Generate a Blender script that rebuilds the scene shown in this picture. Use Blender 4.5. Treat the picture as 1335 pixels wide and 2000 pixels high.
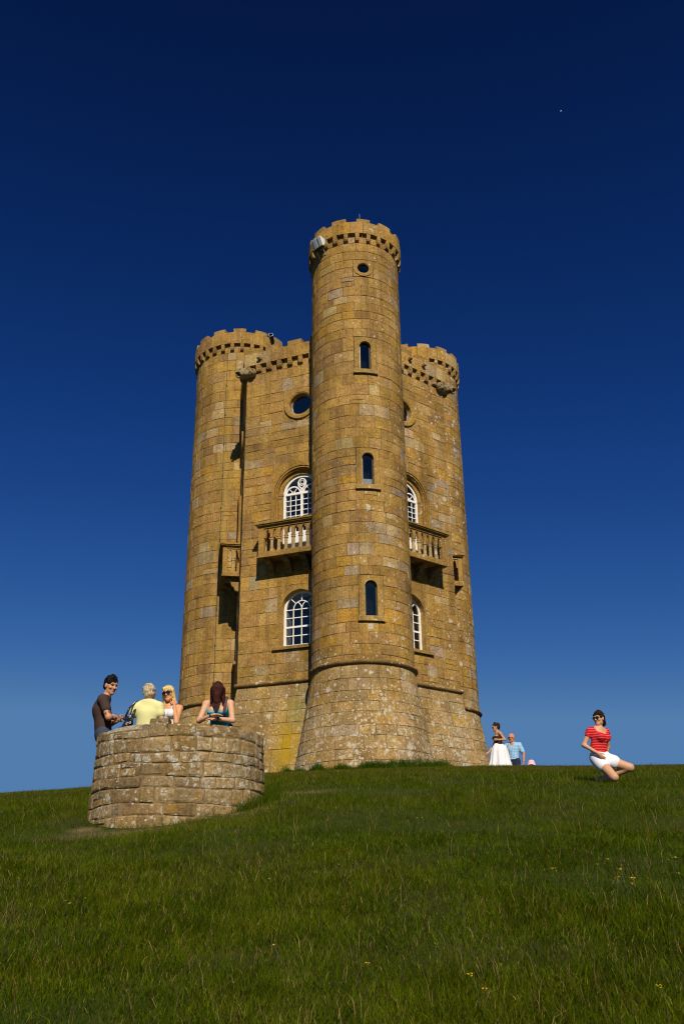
import bpy, math, random
import numpy as np
from mathutils import Vector, Matrix

for o in list(bpy.data.objects): bpy.data.objects.remove(o)
S = bpy.context.scene
COL = S.collection

# ------------------------------------------------------------------ camera
CAM = Vector((0.0153, -31.4574, -6.4984))
_r = Vector((0.99993431, 0.00143155, -0.01137207)); _u = Vector((0.01101296, -0.3949367, 0.91864232)); _f = Vector((0.00317616, 0.91870722, 0.39492652))
cd = bpy.data.cameras.new('camera'); cam = bpy.data.objects.new('camera', cd); COL.objects.link(cam)
cd.sensor_fit = 'VERTICAL'; cd.sensor_height = 36; cd.sensor_width = 24; cd.lens = 36*1801.36/2000
cd.clip_start = 0.1; cd.clip_end = 20000
cam.matrix_world = Matrix(((_r.x, _u.x, -_f.x, CAM.x), (_r.y, _u.y, -_f.y, CAM.y), (_r.z, _u.z, -_f.z, CAM.z), (0, 0, 0, 1)))
S.camera = cam

# ------------------------------------------------------------------ sky and sun
SUN_EL, SUN_AZ = math.radians(38.5), math.radians(9)        # sun behind the camera, a little to the right
w = bpy.data.worlds.new('World'); S.world = w; w.use_nodes = True
nt = w.node_tree; nt.nodes.clear()
sky = nt.nodes.new('ShaderNodeTexSky'); sky.sky_type = 'NISHITA'; sky.sun_disc = False
sky.sun_elevation = SUN_EL; sky.sun_rotation = math.pi - SUN_AZ
sky.altitude = 1500; sky.air_density = 1.0; sky.dust_density = 0.0; sky.ozone_density = 3.0
bg = nt.nodes.new('ShaderNodeBackground'); bg.inputs['Strength'].default_value = 0.1
wo = nt.nodes.new('ShaderNodeOutputWorld')
sp = nt.nodes.new('ShaderNodeSeparateColor'); cb_ = nt.nodes.new('ShaderNodeCombineColor'); nt.links.new(sky.outputs[0], sp.inputs[0])
def m1(op, *v):
    q = nt.nodes.new('ShaderNodeMath'); q.operation = op
    for k, x in enumerate(v):
        if isinstance(x, float): q.inputs[k].default_value = x
        else: nt.links.new(x, q.inputs[k])
    return q.outputs[0]
# one grade for the whole sky (the deep polarised blue): red by a power, green and blue by a gentle parabola
nt.links.new(m1('MINIMUM', m1('MULTIPLY', m1('POWER', sp.outputs[0], 2.42), .083), .85), cb_.inputs[0])
for i, (c0, c1, c2, top) in ((1, (-.2, .28, .052, 4.4)), (2, (-1.6, 1.3, -.07, 7.2))):
    q = m1('MINIMUM', sp.outputs[i], top); nt.links.new(m1('MAXIMUM', m1('MULTIPLY_ADD', m1('MULTIPLY_ADD', q, c2, c1), q, c0), .06 if i == 1 else .4), cb_.inputs[i])
nt.links.new(cb_.outputs[0], bg.inputs[0]); nt.links.new(bg.outputs[0], wo.inputs[0])
sd = bpy.data.lights.new('sun', 'SUN'); sd.energy = 5.0; sd.angle = math.radians(0.53); sd.color = (1.0, 0.90, 0.74)
sun = bpy.data.objects.new('sun', sd); COL.objects.link(sun)
SUNV = Vector((math.sin(SUN_AZ)*math.cos(SUN_EL), -math.cos(SUN_AZ)*math.cos(SUN_EL), math.sin(SUN_EL)))
sun.rotation_euler = SUNV.to_track_quat('Z', 'Y').to_euler(); sun.location = (8, -60, 45)
S.view_settings.view_transform = 'Standard'; S.view_settings.look = 'None'; S.view_settings.exposure = 0; S.view_settings.gamma = 1
try: S.view_settings.use_curve_mapping = False
except Exception: pass
S.render.engine = 'CYCLES'; S.cycles.pixel_filter_type = 'BLACKMAN_HARRIS'; S.cycles.filter_width = 1.15; S.render.resolution_x = 683; S.render.resolution_y = 1024

rng = random.Random(7); NR = np.random.default_rng(11)

# ------------------------------------------------------------------ helpers: objects
WL = {}
def place(o, parent, wl):
    COL.objects.link(o); WL[o.name] = Vector(wl)
    if parent is not None:
        o.parent = parent; o.location = Vector(wl) - WL[parent.name]
    else: o.location = wl
def tag(o, label=None, cat=None, group=None, kind=None):
    if label: o['label'] = label
    if cat: o['category'] = cat
    if group: o['group'] = group
    if kind: o['kind'] = kind
    return o
def empty(name, loc, label=None, cat=None, group=None, parent=None):
    o = bpy.data.objects.new(name, None); o.empty_display_size = .2; place(o, parent, loc); return tag(o, label, cat, group)
class MB:
    """collects faces (and a colour per vertex); build() links them as one mesh object"""
    def __init__(s): s.v = []; s.f = []; s.c = []; s.col = (.8, .8, .8)
    def add(s, vs, fs, col=None):
        n = len(s.v); s.v += [tuple(q) for q in vs]; s.f += [tuple(i+n for i in f) for f in fs]
        s.c += [tuple(col or s.col)]*len(vs) if not (col and isinstance(col, list)) else col
    def build(s, name, mat, parent=None, smooth=False, origin=None, auto=None):
        V = np.array(s.v, dtype=float)
        if origin is None: origin = (V.min(0)+V.max(0))/2
        return mesh_obj(name, V, s.f, mat, parent, smooth, origin, s.c)
def mesh_obj(name, V, F, mat, parent=None, smooth=False, origin=(0, 0, 0), cols=None):
    V = np.asarray(V, dtype=float)-np.asarray(origin, dtype=float)
    me = bpy.data.meshes.new(name); me.from_pydata(V.tolist(), [], F if isinstance(F, list) else F.tolist())
    if cols is not None:
        a = me.attributes.new('tint', 'FLOAT_COLOR', 'POINT')
        cc = np.ones((len(V), 4)); cc[:, :3] = np.asarray(cols, dtype=float).reshape(-1, 3); a.data.foreach_set('color', cc.ravel())
    me.materials.append(mat)
    if smooth: me.shade_smooth()
    o = bpy.data.objects.new(name, me); place(o, parent, origin); return o

# ------------------------------------------------------------------ helpers: materials
def newmat(name):
    m = bpy.data.materials.new(name); m.use_nodes = True; n = m.node_tree; n.nodes.clear()
    out = n.nodes.new('ShaderNodeOutputMaterial'); b = n.nodes.new('ShaderNodeBsdfPrincipled'); n.links.new(b.outputs[0], out.inputs[0])
    return m, n, b, out
def N(n, t, **kw):
    x = n.nodes.new(t)
    for k, v in kw.items():
        if k in x.inputs: x.inputs[k].default_value = v
        else: setattr(x, k, v)
    return x
def ramp(n, fac, stops):
    r = n.nodes.new('ShaderNodeValToRGB'); e = r.color_ramp.elements
    while len(e) < len(stops): e.new(.5)
    for q, (p, c) in zip(e, stops): q.position = p; q.color = (*c, 1) if len(c) == 3 else c
    n.links.new(fac, r.inputs[0]); return r
def mixc(n, fac, a, b, mode='MIX'):
    m = n.nodes.new('ShaderNodeMix'); m.data_type = 'RGBA'; m.blend_type = mode
    for inp, v in ((m.inputs[0], fac), (m.inputs[6], a), (m.inputs[7], b)):
        if hasattr(v, 'links') or isinstance(v, bpy.types.NodeSocket): n.links.new(v, inp)
        elif isinstance(v, tuple): inp.default_value = (*v, 1) if len(v) == 3 else v
        else: inp.default_value = v
    return m.outputs[2]
def math_(n, op, a, b=None, c=None, clamp=False):
    m = n.nodes.new('ShaderNodeMath'); m.operation = op; m.use_clamp = clamp
    for i, v in enumerate((a, b, c)):
        if v is None: continue
        if isinstance(v, bpy.types.NodeSocket): n.links.new(v, m.inputs[i])
        else: m.inputs[i].default_value = v
    return m.outputs[0]
def plain(name, col, rough=.7, spec=.3, metal=0, noise=.12, scale=30, bump=0):
    m, n, b, o = newmat(name)
    b.inputs['Roughness'].default_value = rough; b.inputs['Specular IOR Level'].default_value = spec; b.inputs['Metallic'].default_value = metal
    tc = N(n, 'ShaderNodeNewGeometry'); nz = N(n, 'ShaderNodeTexNoise', Scale=scale, Detail=4.0); n.links.new(tc.outputs['Position'], nz.inputs['Vector'])
    lo = tuple(c*(1-noise) for c in col); hi = tuple(min(1, c*(1+noise)) for c in col)
    r = ramp(n, nz.outputs[0], [(.3, lo), (.7, hi)]); n.links.new(r.outputs[0], b.inputs['Base Color'])
    if bump:
        bp = N(n, 'ShaderNodeBump', Strength=bump, Distance=.01); n.links.new(nz.outputs[0], bp.inputs['Height']); n.links.new(bp.outputs[0], b.inputs['Normal'])
    return m
def tinted(name, rough=.7, spec=.3, bump=0, scale=40, amount=.15):
    m, n, b, o = newmat(name)
    b.inputs['Roughness'].default_value = rough; b.inputs['Specular IOR Level'].default_value = spec
    at = N(n, 'ShaderNodeAttribute', attribute_name='tint'); g = N(n, 'ShaderNodeNewGeometry')
    nz = N(n, 'ShaderNodeTexNoise', Scale=scale, Detail=4.0); n.links.new(g.outputs['Position'], nz.inputs['Vector'])
    r = ramp(n, nz.outputs[0], [(.3, (1-amount,)*3), (.7, (1+amount,)*3)])
    n.links.new(mixc(n, 1.0, at.outputs['Color'], r.outputs[0], 'MULTIPLY'), b.inputs['Base Color'])
    if bump:
        bp = N(n, 'ShaderNodeBump', Strength=bump, Distance=.01); n.links.new(nz.outputs[0], bp.inputs['Height']); n.links.new(bp.outputs[0], b.inputs['Normal'])
    return m

def stone_mat(name, lichen=1.0, rough_amp=.5, stain=None, grime=.6):
    """weathered oolitic limestone: tint per stone, mottling, pale and orange lichen, fine pits"""
    m, n, b, o = newmat(name); L = n.links.new
    b.inputs['Roughness'].default_value = .92; b.inputs['Specular IOR Level'].default_value = .12
    at = N(n, 'ShaderNodeAttribute', attribute_name='tint'); g = N(n, 'ShaderNodeNewGeometry'); P = g.outputs['Position']
    sep = N(n, 'ShaderNodeSeparateXYZ'); L(P, sep.inputs[0])
    n1 = N(n, 'ShaderNodeTexNoise', Scale=4.2, Detail=9.0, Roughness=.74); L(P, n1.inputs['Vector'])
    n2 = N(n, 'ShaderNodeTexNoise', Scale=21.0, Detail=7.0, Roughness=.82); L(P, n2.inputs['Vector'])
    n3 = N(n, 'ShaderNodeTexNoise', Scale=.55, Detail=3.0); L(P, n3.inputs['Vector'])
    c = mixc(n, 1.0, at.outputs['Color'], ramp(n, n1.outputs[0], [(.30, (.58, .55, .48)), (.44, (.92, .90, .86)), (.56, (1.06, 1.05, 1.04)), (.72, (1.30, 1.32, 1.36))]).outputs[0], 'MULTIPLY')
    c = mixc(n, 1.0, c, ramp(n, n2.outputs[0], [(.33, (.45, .40, .32)), (.45, (.93, .91, .86)), (.56, (1.19, 1.18, 1.15)), (.69, (1.68, 1.68, 1.62))]).outputs[0], 'MULTIPLY')
    c = mixc(n, 1.0, c, ramp(n, n3.outputs[0], [(.35, (.80, .80, .82)), (.65, (1.12, 1.1, 1.06))]).outputs[0], 'MULTIPLY')
    mv = N(n, 'ShaderNodeMapping'); mv.inputs['Scale'].default_value = (2.6, 2.6, .16); L(P, mv.inputs[0])
    nv = N(n, 'ShaderNodeTexNoise', Scale=1.3, Detail=6.0, Roughness=.65); L(mv.outputs[0], nv.inputs['Vector'])      # rain streaks
    c = mixc(n, 1.0, c, ramp(n, nv.outputs[0], [(.32, (.70, .68, .66)), (.5, (1, 1, 1)), (.7, (1.12, 1.10, 1.05))]).outputs[0], 'MULTIPLY')
    # dark grey-brown crust
    n4 = N(n, 'ShaderNodeTexNoise', Scale=9.0, Detail=7.0, Roughness=.7); L(P, n4.inputs['Vector'])
    crust = ramp(n, n4.outputs[0], [(.58, (0, 0, 0)), (.72, (1, 1, 1))])
    c = mixc(n, math_(n, 'MULTIPLY', crust.outputs[0], grime), c, (.10, .075, .035))
    # pale round lichen: more of it low down and on the right-hand side
    zlo = math_(n, 'MULTIPLY_ADD', sep.outputs[2], -.24, .20, clamp=True)
    xr = math_(n, 'MULTIPLY_ADD', sep.outputs[0], .05, .03, clamp=True)
    amt = math_(n, 'MULTIPLY', math_(n, 'ADD', zlo, xr), lichen)
    wob = N(n, 'ShaderNodeTexNoise', Scale=18.0, Detail=5.0); L(P, wob.inputs['Vector'])
    wv = N(n, 'ShaderNodeVectorMath', operation='MULTIPLY_ADD'); L(wob.outputs[1], wv.inputs[0]); wv.inputs[1].default_value = (.10,)*3; L(P, wv.inputs[2])
    tot = None
    for sc, thr in ((3.2, .34), (5.5, .40), (10.0, .45), (19., .48)):
        vo = N(n, 'ShaderNodeTexVoronoi', Scale=sc); L(wv.outputs[0], vo.inputs['Vector'])
        sx = N(n, 'ShaderNodeSeparateColor'); L(vo.outputs['Color'], sx.inputs[0])
        pr = N(n, 'ShaderNodeTexNoise', Scale=1.1, Detail=4.0); L(P, pr.inputs['Vector'])
        pres = math_(n, 'MULTIPLY', amt, math_(n, 'MULTIPLY_ADD', pr.outputs[0], 3.2, -.95, clamp=True))
        rad = math_(n, 'MULTIPLY_ADD', sx.outputs[1], thr*.75, thr*.25)
        inside = math_(n, 'MULTIPLY', math_(n, 'SUBTRACT', rad, vo.outputs['Distance']), 22., clamp=True)
        on = math_(n, 'GREATER_THAN', pres, sx.outputs[0])
        k = math_(n, 'MULTIPLY', inside, on)
        tot = k if tot is None else math_(n, 'MAXIMUM', tot, k)
    ln = N(n, 'ShaderNodeTexNoise', Scale=50., Detail=3.0); L(P, ln.inputs['Vector'])
    lc = ramp(n, ln.outputs[0], [(.35, (.34, .30, .21)), (.65, (.70, .65, .53))])
    pt = N(n, 'ShaderNodeTexNoise', Scale=7.0, Detail=10.0, Roughness=.78); L(P, pt.inputs['Vector'])
    pl = N(n, 'ShaderNodeTexNoise', Scale=.9, Detail=2.0); L(P, pl.inputs['Vector'])
    low = math_(n, 'MULTIPLY_ADD', sep.outputs[2], -.45, .15, clamp=True)
    pz = math_(n, 'ADD', math_(n, 'MULTIPLY_ADD', pl.outputs[0], .40, -.33), math_(n, 'MULTIPLY', low, .19*lichen))
    pk = math_(n, 'MULTIPLY', math_(n, 'ADD', math_(n, 'SUBTRACT', pt.outputs[0], .61), pz), 14., clamp=True)
    tot = math_(n, 'MAXIMUM', tot, math_(n, 'MULTIPLY', pk, low))
    c = mixc(n, math_(n, 'MULTIPLY', tot, .85), c, lc.outputs[0])
    # orange lichen
    n5 = N(n, 'ShaderNodeTexNoise', Scale=2.1, Detail=6.0, Roughness=.65); L(P, n5.inputs['Vector'])
    o5 = ramp(n, n5.outputs[0], [(.665, (0, 0, 0)), (.70, (1, 1, 1))])
    c = mixc(n, math_(n, 'MULTIPLY', o5.outputs[0], .45), c, (.36, .19, .02))
    if stain:
        for (px, py, pz, sx_, sz_, col, am) in stain:
            vs = N(n, 'ShaderNodeVectorMath', operation='SUBTRACT'); L(P, vs.inputs[0]); vs.inputs[1].default_value = (px, py, pz)
            vm = N(n, 'ShaderNodeVectorMath', operation='MULTIPLY'); L(vs.outputs[0], vm.inputs[0]); vm.inputs[1].default_value = (1/sx_, 1/sx_, 1/sz_)
            ln_ = N(n, 'ShaderNodeVectorMath', operation='LENGTH'); L(vm.outputs[0], ln_.inputs[0])
            nn = math_(n, 'MULTIPLY_ADD', n1.outputs[0], 1.1, -.5)
            k = math_(n, 'SUBTRACT', 1.15, math_(n, 'ADD', ln_.outputs['Value'], nn), clamp=True)
            c = mixc(n, math_(n, 'MULTIPLY', k, am), c, col)
    L(c, b.inputs['Base Color'])
    h = math_(n, 'ADD', math_(n, 'MULTIPLY', n2.outputs[0], .6), math_(n, 'MULTIPLY', n4.outputs[0], .9))
    bp = N(n, 'ShaderNodeBump', Strength=rough_amp, Distance=.055); L(h, bp.inputs['Height']); L(bp.outputs[0], b.inputs['Normal'])
    return m

M = {}
ALGAE = [(-1.62, -3.58, -2.1, .58, 1.5, (.40, .25, .008), 1.0), (-1.30, -3.50, -0.95, .45, .75, (.17, .18, .05), .55), (-4.19, -.33, 6.5, .13, 9.5, (.44, .30, .07), .5), (-4.32, -.29, 6.5, .06, 9.5, (.30, .22, .05), .3)]
M['stone'] = stone_mat('tower_limestone', 1.0, .8, ALGAE)
M['dark_stone'] = stone_mat('carved_limestone', .7, .6, None, .9)
M['rubble'] = stone_mat('rubble_limestone', .75, .9, [(-2.3, -19.5, -5.3, .35, .22, (.42, .20, .01), .0), (-2.12, -19.4, -5.33, .13, .10, (.40, .20, .01), .75), (-1.82, -19.35, -5.2, .07, .12, (.40, .20, .01), .75), (-2.75, -19.5, -5.4, .12, .1, (.42, .24, .02), .8)], .8)
M['mortar'] = plain('lime_mortar', (.20, .135, .062), .95, .1, noise=.35, scale=9, bump=.5)
M['paint'] = plain('white_paint', (.78, .76, .72), .45, .4, noise=.04)
M['plaster'] = plain('white_plaster', (.6, .58, .52), .8, .2, noise=.06)
M['dark'] = plain('room_shade_black', (.02, .02, .02), .9, .1)  # near-black colour standing in for the shade inside the rooms
M['lead'] = plain('lead_roof', (.09, .09, .095), .6, .4)
M['black_metal'] = plain('black_metal', (.02, .02, .022), .4, .5)
M['grey_metal'] = plain('galvanised_metal', (.38, .39, .4), .4, .5, metal=.6)
M['white_metal'] = plain('white_enamel', (.72, .74, .72), .35, .5, noise=.05)
M['cable'] = plain('weathered_copper_cable', (.035, .055, .03), .6, .3)
def glass_mat():
    m, n, b, o = newmat('window_glass'); n.nodes.remove(b)
    tr = N(n, 'ShaderNodeBsdfTransparent'); tr.inputs[0].default_value = (.5, .53, .55, 1)
    gl = N(n, 'ShaderNodeBsdfGlossy', Roughness=.03); gl.inputs[0].default_value = (.9, .84, .68, 1)
    fr = N(n, 'ShaderNodeFresnel', IOR=1.5); f2 = math_(n, 'MULTIPLY_ADD', fr.outputs[0], 1.1, .04, clamp=True)
    mx = N(n, 'ShaderNodeMixShader'); n.links.new(f2, mx.inputs[0]); n.links.new(tr.outputs[0], mx.inputs[1]); n.links.new(gl.outputs[0], mx.inputs[2]); n.links.new(mx.outputs[0], o.inputs[0])
    return m
M['glass'] = glass_mat()

PAL = [((.365, .228, .066), 34), ((.350, .216, .062), 28), ((.330, .202, .064), 16), ((.380, .246, .086), 12), ((.315, .200, .074), 8), ((.42, .305, .150), 6), ((.385, .225, .048), 6), ((.350, .265, .155), 6), ((.275, .168, .058), 7)]
def stone_tint():
    t = rng.uniform(0, sum(q for _, q in PAL)); 
    for c, q in PAL:
        t -= q
        if t <= 0: break
    k = rng.uniform(.89, 1.08); return (c[0]*k, c[1]*k*rng.uniform(.97, 1.03), c[2]*k*rng.uniform(.85, 1.2))

# ------------------------------------------------------------------ terrain
def ground_z(X, Y):
    X = np.asarray(X, float); Y = np.asarray(Y, float); d = Y-CAM.y
    dd = np.maximum(d, 0)
    h = -1.6+.263*d-.00256*dd*dd
    left = np.log1p(np.exp(np.clip(-X*2, -30, 30)))/2
    h = h-.06*np.minimum(left, 40)
    g = np.clip((X-2.6)/1.6, 0, 1); g = g*g*(3-2*g)
    e = np.maximum(d-24.9, 0); drop = np.where(e < 2.75, .1*e*e, .756+.55*(e-2.75)); drop = np.minimum(drop, 6)
    h = h-g*drop
    h = h+.035*np.sin(X*.9+1.3)*np.sin(d*.7)*np.clip(1-d/60, 0, 1)+.02*np.sin(X*2.3+d*1.7)*np.clip(1-d/60, 0, 1)
    h = h-.11*np.exp(-((X+2.7)**2+(Y+19.9)**2)/1.3)
    z = CAM.z+h
    return np.maximum(z, -70+.0*X)
def axis(a, b, step, far):
    q = list(np.arange(a, b+1e-6, step)); s = step; x = b
    while x < far: s *= 1.22; x += s; q.append(x)
    s = step; x = a
    while x > -far: s *= 1.22; x -= s; q.insert(0, x)
    return np.array(q)
gx = axis(-13, 13, .25, 6000); gy = axis(-29, 6, .25, 6000)
GX, GY = np.meshgrid(gx, gy); GZ = ground_z(GX, GY)
nx, ny = len(gx), len(gy); idx = np.arange(nx*ny).reshape(ny, nx)
GF = np.stack([idx[:-1, :-1], idx[:-1, 1:], idx[1:, 1:], idx[1:, :-1]], -1).reshape(-1, 4)
def ground_mat():
    m, n, b, o = newmat('meadow_ground'); L = n.links.new
    b.inputs['Roughness'].default_value = .95; b.inputs['Specular IOR Level'].default_value = .05
    g = N(n, 'ShaderNodeNewGeometry'); P = g.outputs['Position']
    a = N(n, 'ShaderNodeTexNoise', Scale=.7, Detail=6.0); L(P, a.inputs['Vector']); d = N(n, 'ShaderNodeTexNoise', Scale=22., Detail=6.0, Roughness=.7); L(P, d.inputs['Vector'])
    c1 = ramp(n, d.outputs[0], [(.3, (.022, .030, .006)), (.55, (.045, .058, .011)), (.75, (.085, .080, .025))])
    c = mixc(n, ramp(n, a.outputs[0], [(.45, (0, 0, 0)), (.65, (.5, .5, .5))]).outputs[0], c1.outputs[0], (.075, .062, .022))
    soil = ramp(n, d.outputs[0], [(.3, (.10, .075, .032)), (.7, (.24, .18, .09))])
    k = None
    for (px, py, pz, rx, ry) in ((-3.2, -19.35, -5.45, .24, .2), (-2.5, -19.75, -5.5, 1.2, .35), (-1.35, -19.2, -5.1, .7, .5), (-.55, -16.9, -4.7, .75, .6), (-1.5, -17.6, -5, 1.6, 1.3)):
        s = N(n, 'ShaderNodeVectorMath', operation='SUBTRACT'); L(P, s.inputs[0]); s.inputs[1].default_value = (px, py, pz)
        q = N(n, 'ShaderNodeVectorMath', operation='MULTIPLY'); L(s.outputs[0], q.inputs[0]); q.inputs[1].default_value = (1/rx, 1/ry, 0)
        l = N(n, 'ShaderNodeVectorMath', operation='LENGTH'); L(q.outputs[0], l.inputs[0])
        v = math_(n, 'SUBTRACT', 1.35, math_(n, 'ADD', l.outputs['Value'], math_(n, 'MULTIPLY_ADD', d.outputs[0], 1.2, -.5)), clamp=True)
        k = v if k is None else math_(n, 'MAXIMUM', k, v)
    c = mixc(n, k, c, soil.outputs[0]); L(c, b.inputs['Base Color'])
    bp = N(n, 'ShaderNodeBump', Strength=.8, Distance=.05); L(d.outputs[0], bp.inputs['Height']); L(bp.outputs[0], b.inputs['Normal'])
    return m
g = mesh_obj('ground', np.stack([GX.ravel(), GY.ravel(), GZ.ravel()], 1), GF, ground_mat(), smooth=True); g['kind'] = 'structure'

# ------------------------------------------------------------------ tower plan
R_HEX, ROT, RF, RL = 4.2023, -.1628, 1.55, 1.8315
PV = [np.array([-R_HEX*math.sin(ROT+i*math.pi/3), -R_HEX*math.cos(ROT+i*math.pi/3)]) for i in range(6)]
LF = R_HEX
ZB = -4.6                                            # masonry goes down into the slope
def flare(z): return 0 if z > -.1 else .52*((-.1-z)/2.9)**1.12
class Turret:
    def __init__(s, i, r, ztop): s.c = PV[i]; s.r = r; s.a0 = math.atan2(PV[i][1], PV[i][0]); s.ztop = ztop; s.i = i; s.half = math.pi*r
    def __call__(s, q, n, z):
        R = s.r+flare(z)+n; a = s.a0+q/s.r
        return (s.c[0]+R*math.cos(a), s.c[1]+R*math.sin(a), z)
    def normal(s, q): a = s.a0+q/s.r; return np.array([math.cos(a), math.sin(a)])
class Face:
    def __init__(s, i, j):
        A, B = PV[i], PV[j]; s.m = (A+B)/2; s.e = (B-A)/LF; n = np.array([s.e[1], -s.e[0]]); s.n = n if n@A > 0 else -n; s.half = LF/2; s.i, s.j = i, j
    def __call__(s, q, n, z):
        d = flare(z)+n; k = 1+d*math.tan(math.pi/6)/s.half
        p = s.m+s.e*q*k+s.n*d; return (p[0], p[1], z)
    def flat(s, q, n, z): p = s.m+s.e*q+s.n*n; return (p[0], p[1], z)
    def normal(s, q): return s.n
TUR = [Turret(0, RF, 15.09), Turret(2, RL, 14.18), Turret(4, RL, 14.18)]
FACES = [Face(0, 1), Face(2, 1), Face(0, 5), Face(4, 5), Face(3, 2), Face(3, 4)]
# local s on a face: 0 at its centre, + towards the second vertex

def boxm(mb, f, s0, s1, n0, n1, z0, z1, ns=1, col=None):
    ss = [s0+(s1-s0)*k/ns for k in range(ns+1)]; vs = []; fs = []
    for q in ss: vs += [f(q, n0, z0), f(q, n1, z0), f(q, n1, z1), f(q, n0, z1)]
    for k in range(ns):
        a = 4*k; b = a+4
        fs += [(a+1, a+2, b+2, b+1), (a+2, a+3, b+3, b+2), (a+3, a, b, b+3), (a, a+1, b+1, b)]
    fs += [(0, 3, 2, 1), (4*ns, 4*ns+1, 4*ns+2, 4*ns+3)]
    mb.add(vs, fs, col)
def prism(mb, f, prof, s0, s1, ns=1, col=None):
    """profile of (n,z) points, closed, extruded along s"""
    m = len(prof); vs = []; fs = []
    for k in range(ns+1):
        q = s0+(s1-s0)*k/ns; vs += [f(q, n, z) for n, z in prof]
    for k in range(ns):
        for j in range(m): a = k*m+j; b = k*m+(j+1) % m; fs.append((a, b, b+m, a+m))
    fs.append(tuple(range(m-1, -1, -1))); fs.append(tuple(ns*m+j for j in range(m)))
    mb.add(vs, fs, col)
def strip(mb, f, pts, wd, n0, n1, closed=False, col=None):
    """flat bar following a polyline in (s,z)"""
    P = np.array(pts, float); m = len(P); vs = []; fs = []
    for k in range(m):
        a = P[k-1] if (k > 0 or closed) else P[k]; b = P[(k+1) % m] if (k < m-1 or closed) else P[k]
        t = b-a; t = t/(np.hypot(*t)+1e-9); nn = np.array([-t[1], t[0]])*wd/2
        for sg, d in ((1, n0), (1, n1), (-1, n1), (-1, n0)): q = P[k]+nn*sg; vs.append(f(q[0], d, q[1]))
    for k in range(m if closed else m-1):
        a = 4*k; b = 4*((k+1) % m)
        for j in range(4): fs.append((a+j, a+(j+1) % 4, b+(j+1) % 4, b+j))
    if not closed: fs += [(0, 1, 2, 3), (4*m-1, 4*m-2, 4*m-3, 4*m-4)]
    mb.add(vs, fs, col)
def arch_pts(hw, zb, zs, n=14, c=0):
    p = [(c+hw, zb)]+[(c+hw*math.cos(t), zs+hw*math.sin(t)) for t in np.linspace(0, math.pi, n+1)]+[(c-hw, zb)]
    return p
def arch_slab(mb, f, hw, zb, zs, ohw, ozt, n0, n1, ns=14, ozb=None, col=None, scale=1):
    """rectangular slab (half width ohw, top ozt) with an arched hole; reveal from n0 (back) to n1 (front)"""
    inner = arch_pts(hw, zb, zs, ns); outer = []
    zb2 = zb if ozb is None else ozb
    for (q, z) in inner:
        if z <= zs+1e-6: outer.append((math.copysign(ohw, q), z if z > zb+1e-6 else zb2))
        else:
            dx, dz = q, z-zs; k = min(ohw/abs(dx) if abs(dx) > 1e-9 else 9e9, (ozt-zs)/dz if dz > 1e-9 else 9e9); outer.append((dx*k, zs+dz*k))
    # include the two outer corners
    ca = math.atan2(ozt-zs, ohw)
    vs = []; fs = []; m = len(inner)
    for (a, b) in zip(inner, outer): vs += [f(a[0], n1, a[1]), f(b[0], n1, b[1]), f(a[0], n0, a[1]), f(b[0], n0, b[1])]
    for k in range(m-1):
        a = 4*k; b = a+4; fs += [(a, a+1, b+1, b), (a, b, b+2, a+2), (a+1, a+3, b+3, b+1)]
        (x0, z0), (x1, z1) = outer[k], outer[k+1]
        if (abs(abs(x0)-ohw) < 1e-6) != (abs(abs(x1)-ohw) < 1e-6) and z0 > zs-1e-6 and z1 > zs-1e-6 and not (abs(z0-ozt) < 1e-6 and abs(z1-ozt) < 1e-6):
            sx = ohw if max(x0, x1) > 0 and min(x0, x1) > -ohw+1e-6 and max(x0, x1) >= ohw-1e-6 else -ohw
            i0 = len(vs); vs += [f(sx, n1, ozt)]; fs.append((a+1, i0, b+1))
    mb.add(vs, fs, col)

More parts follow.
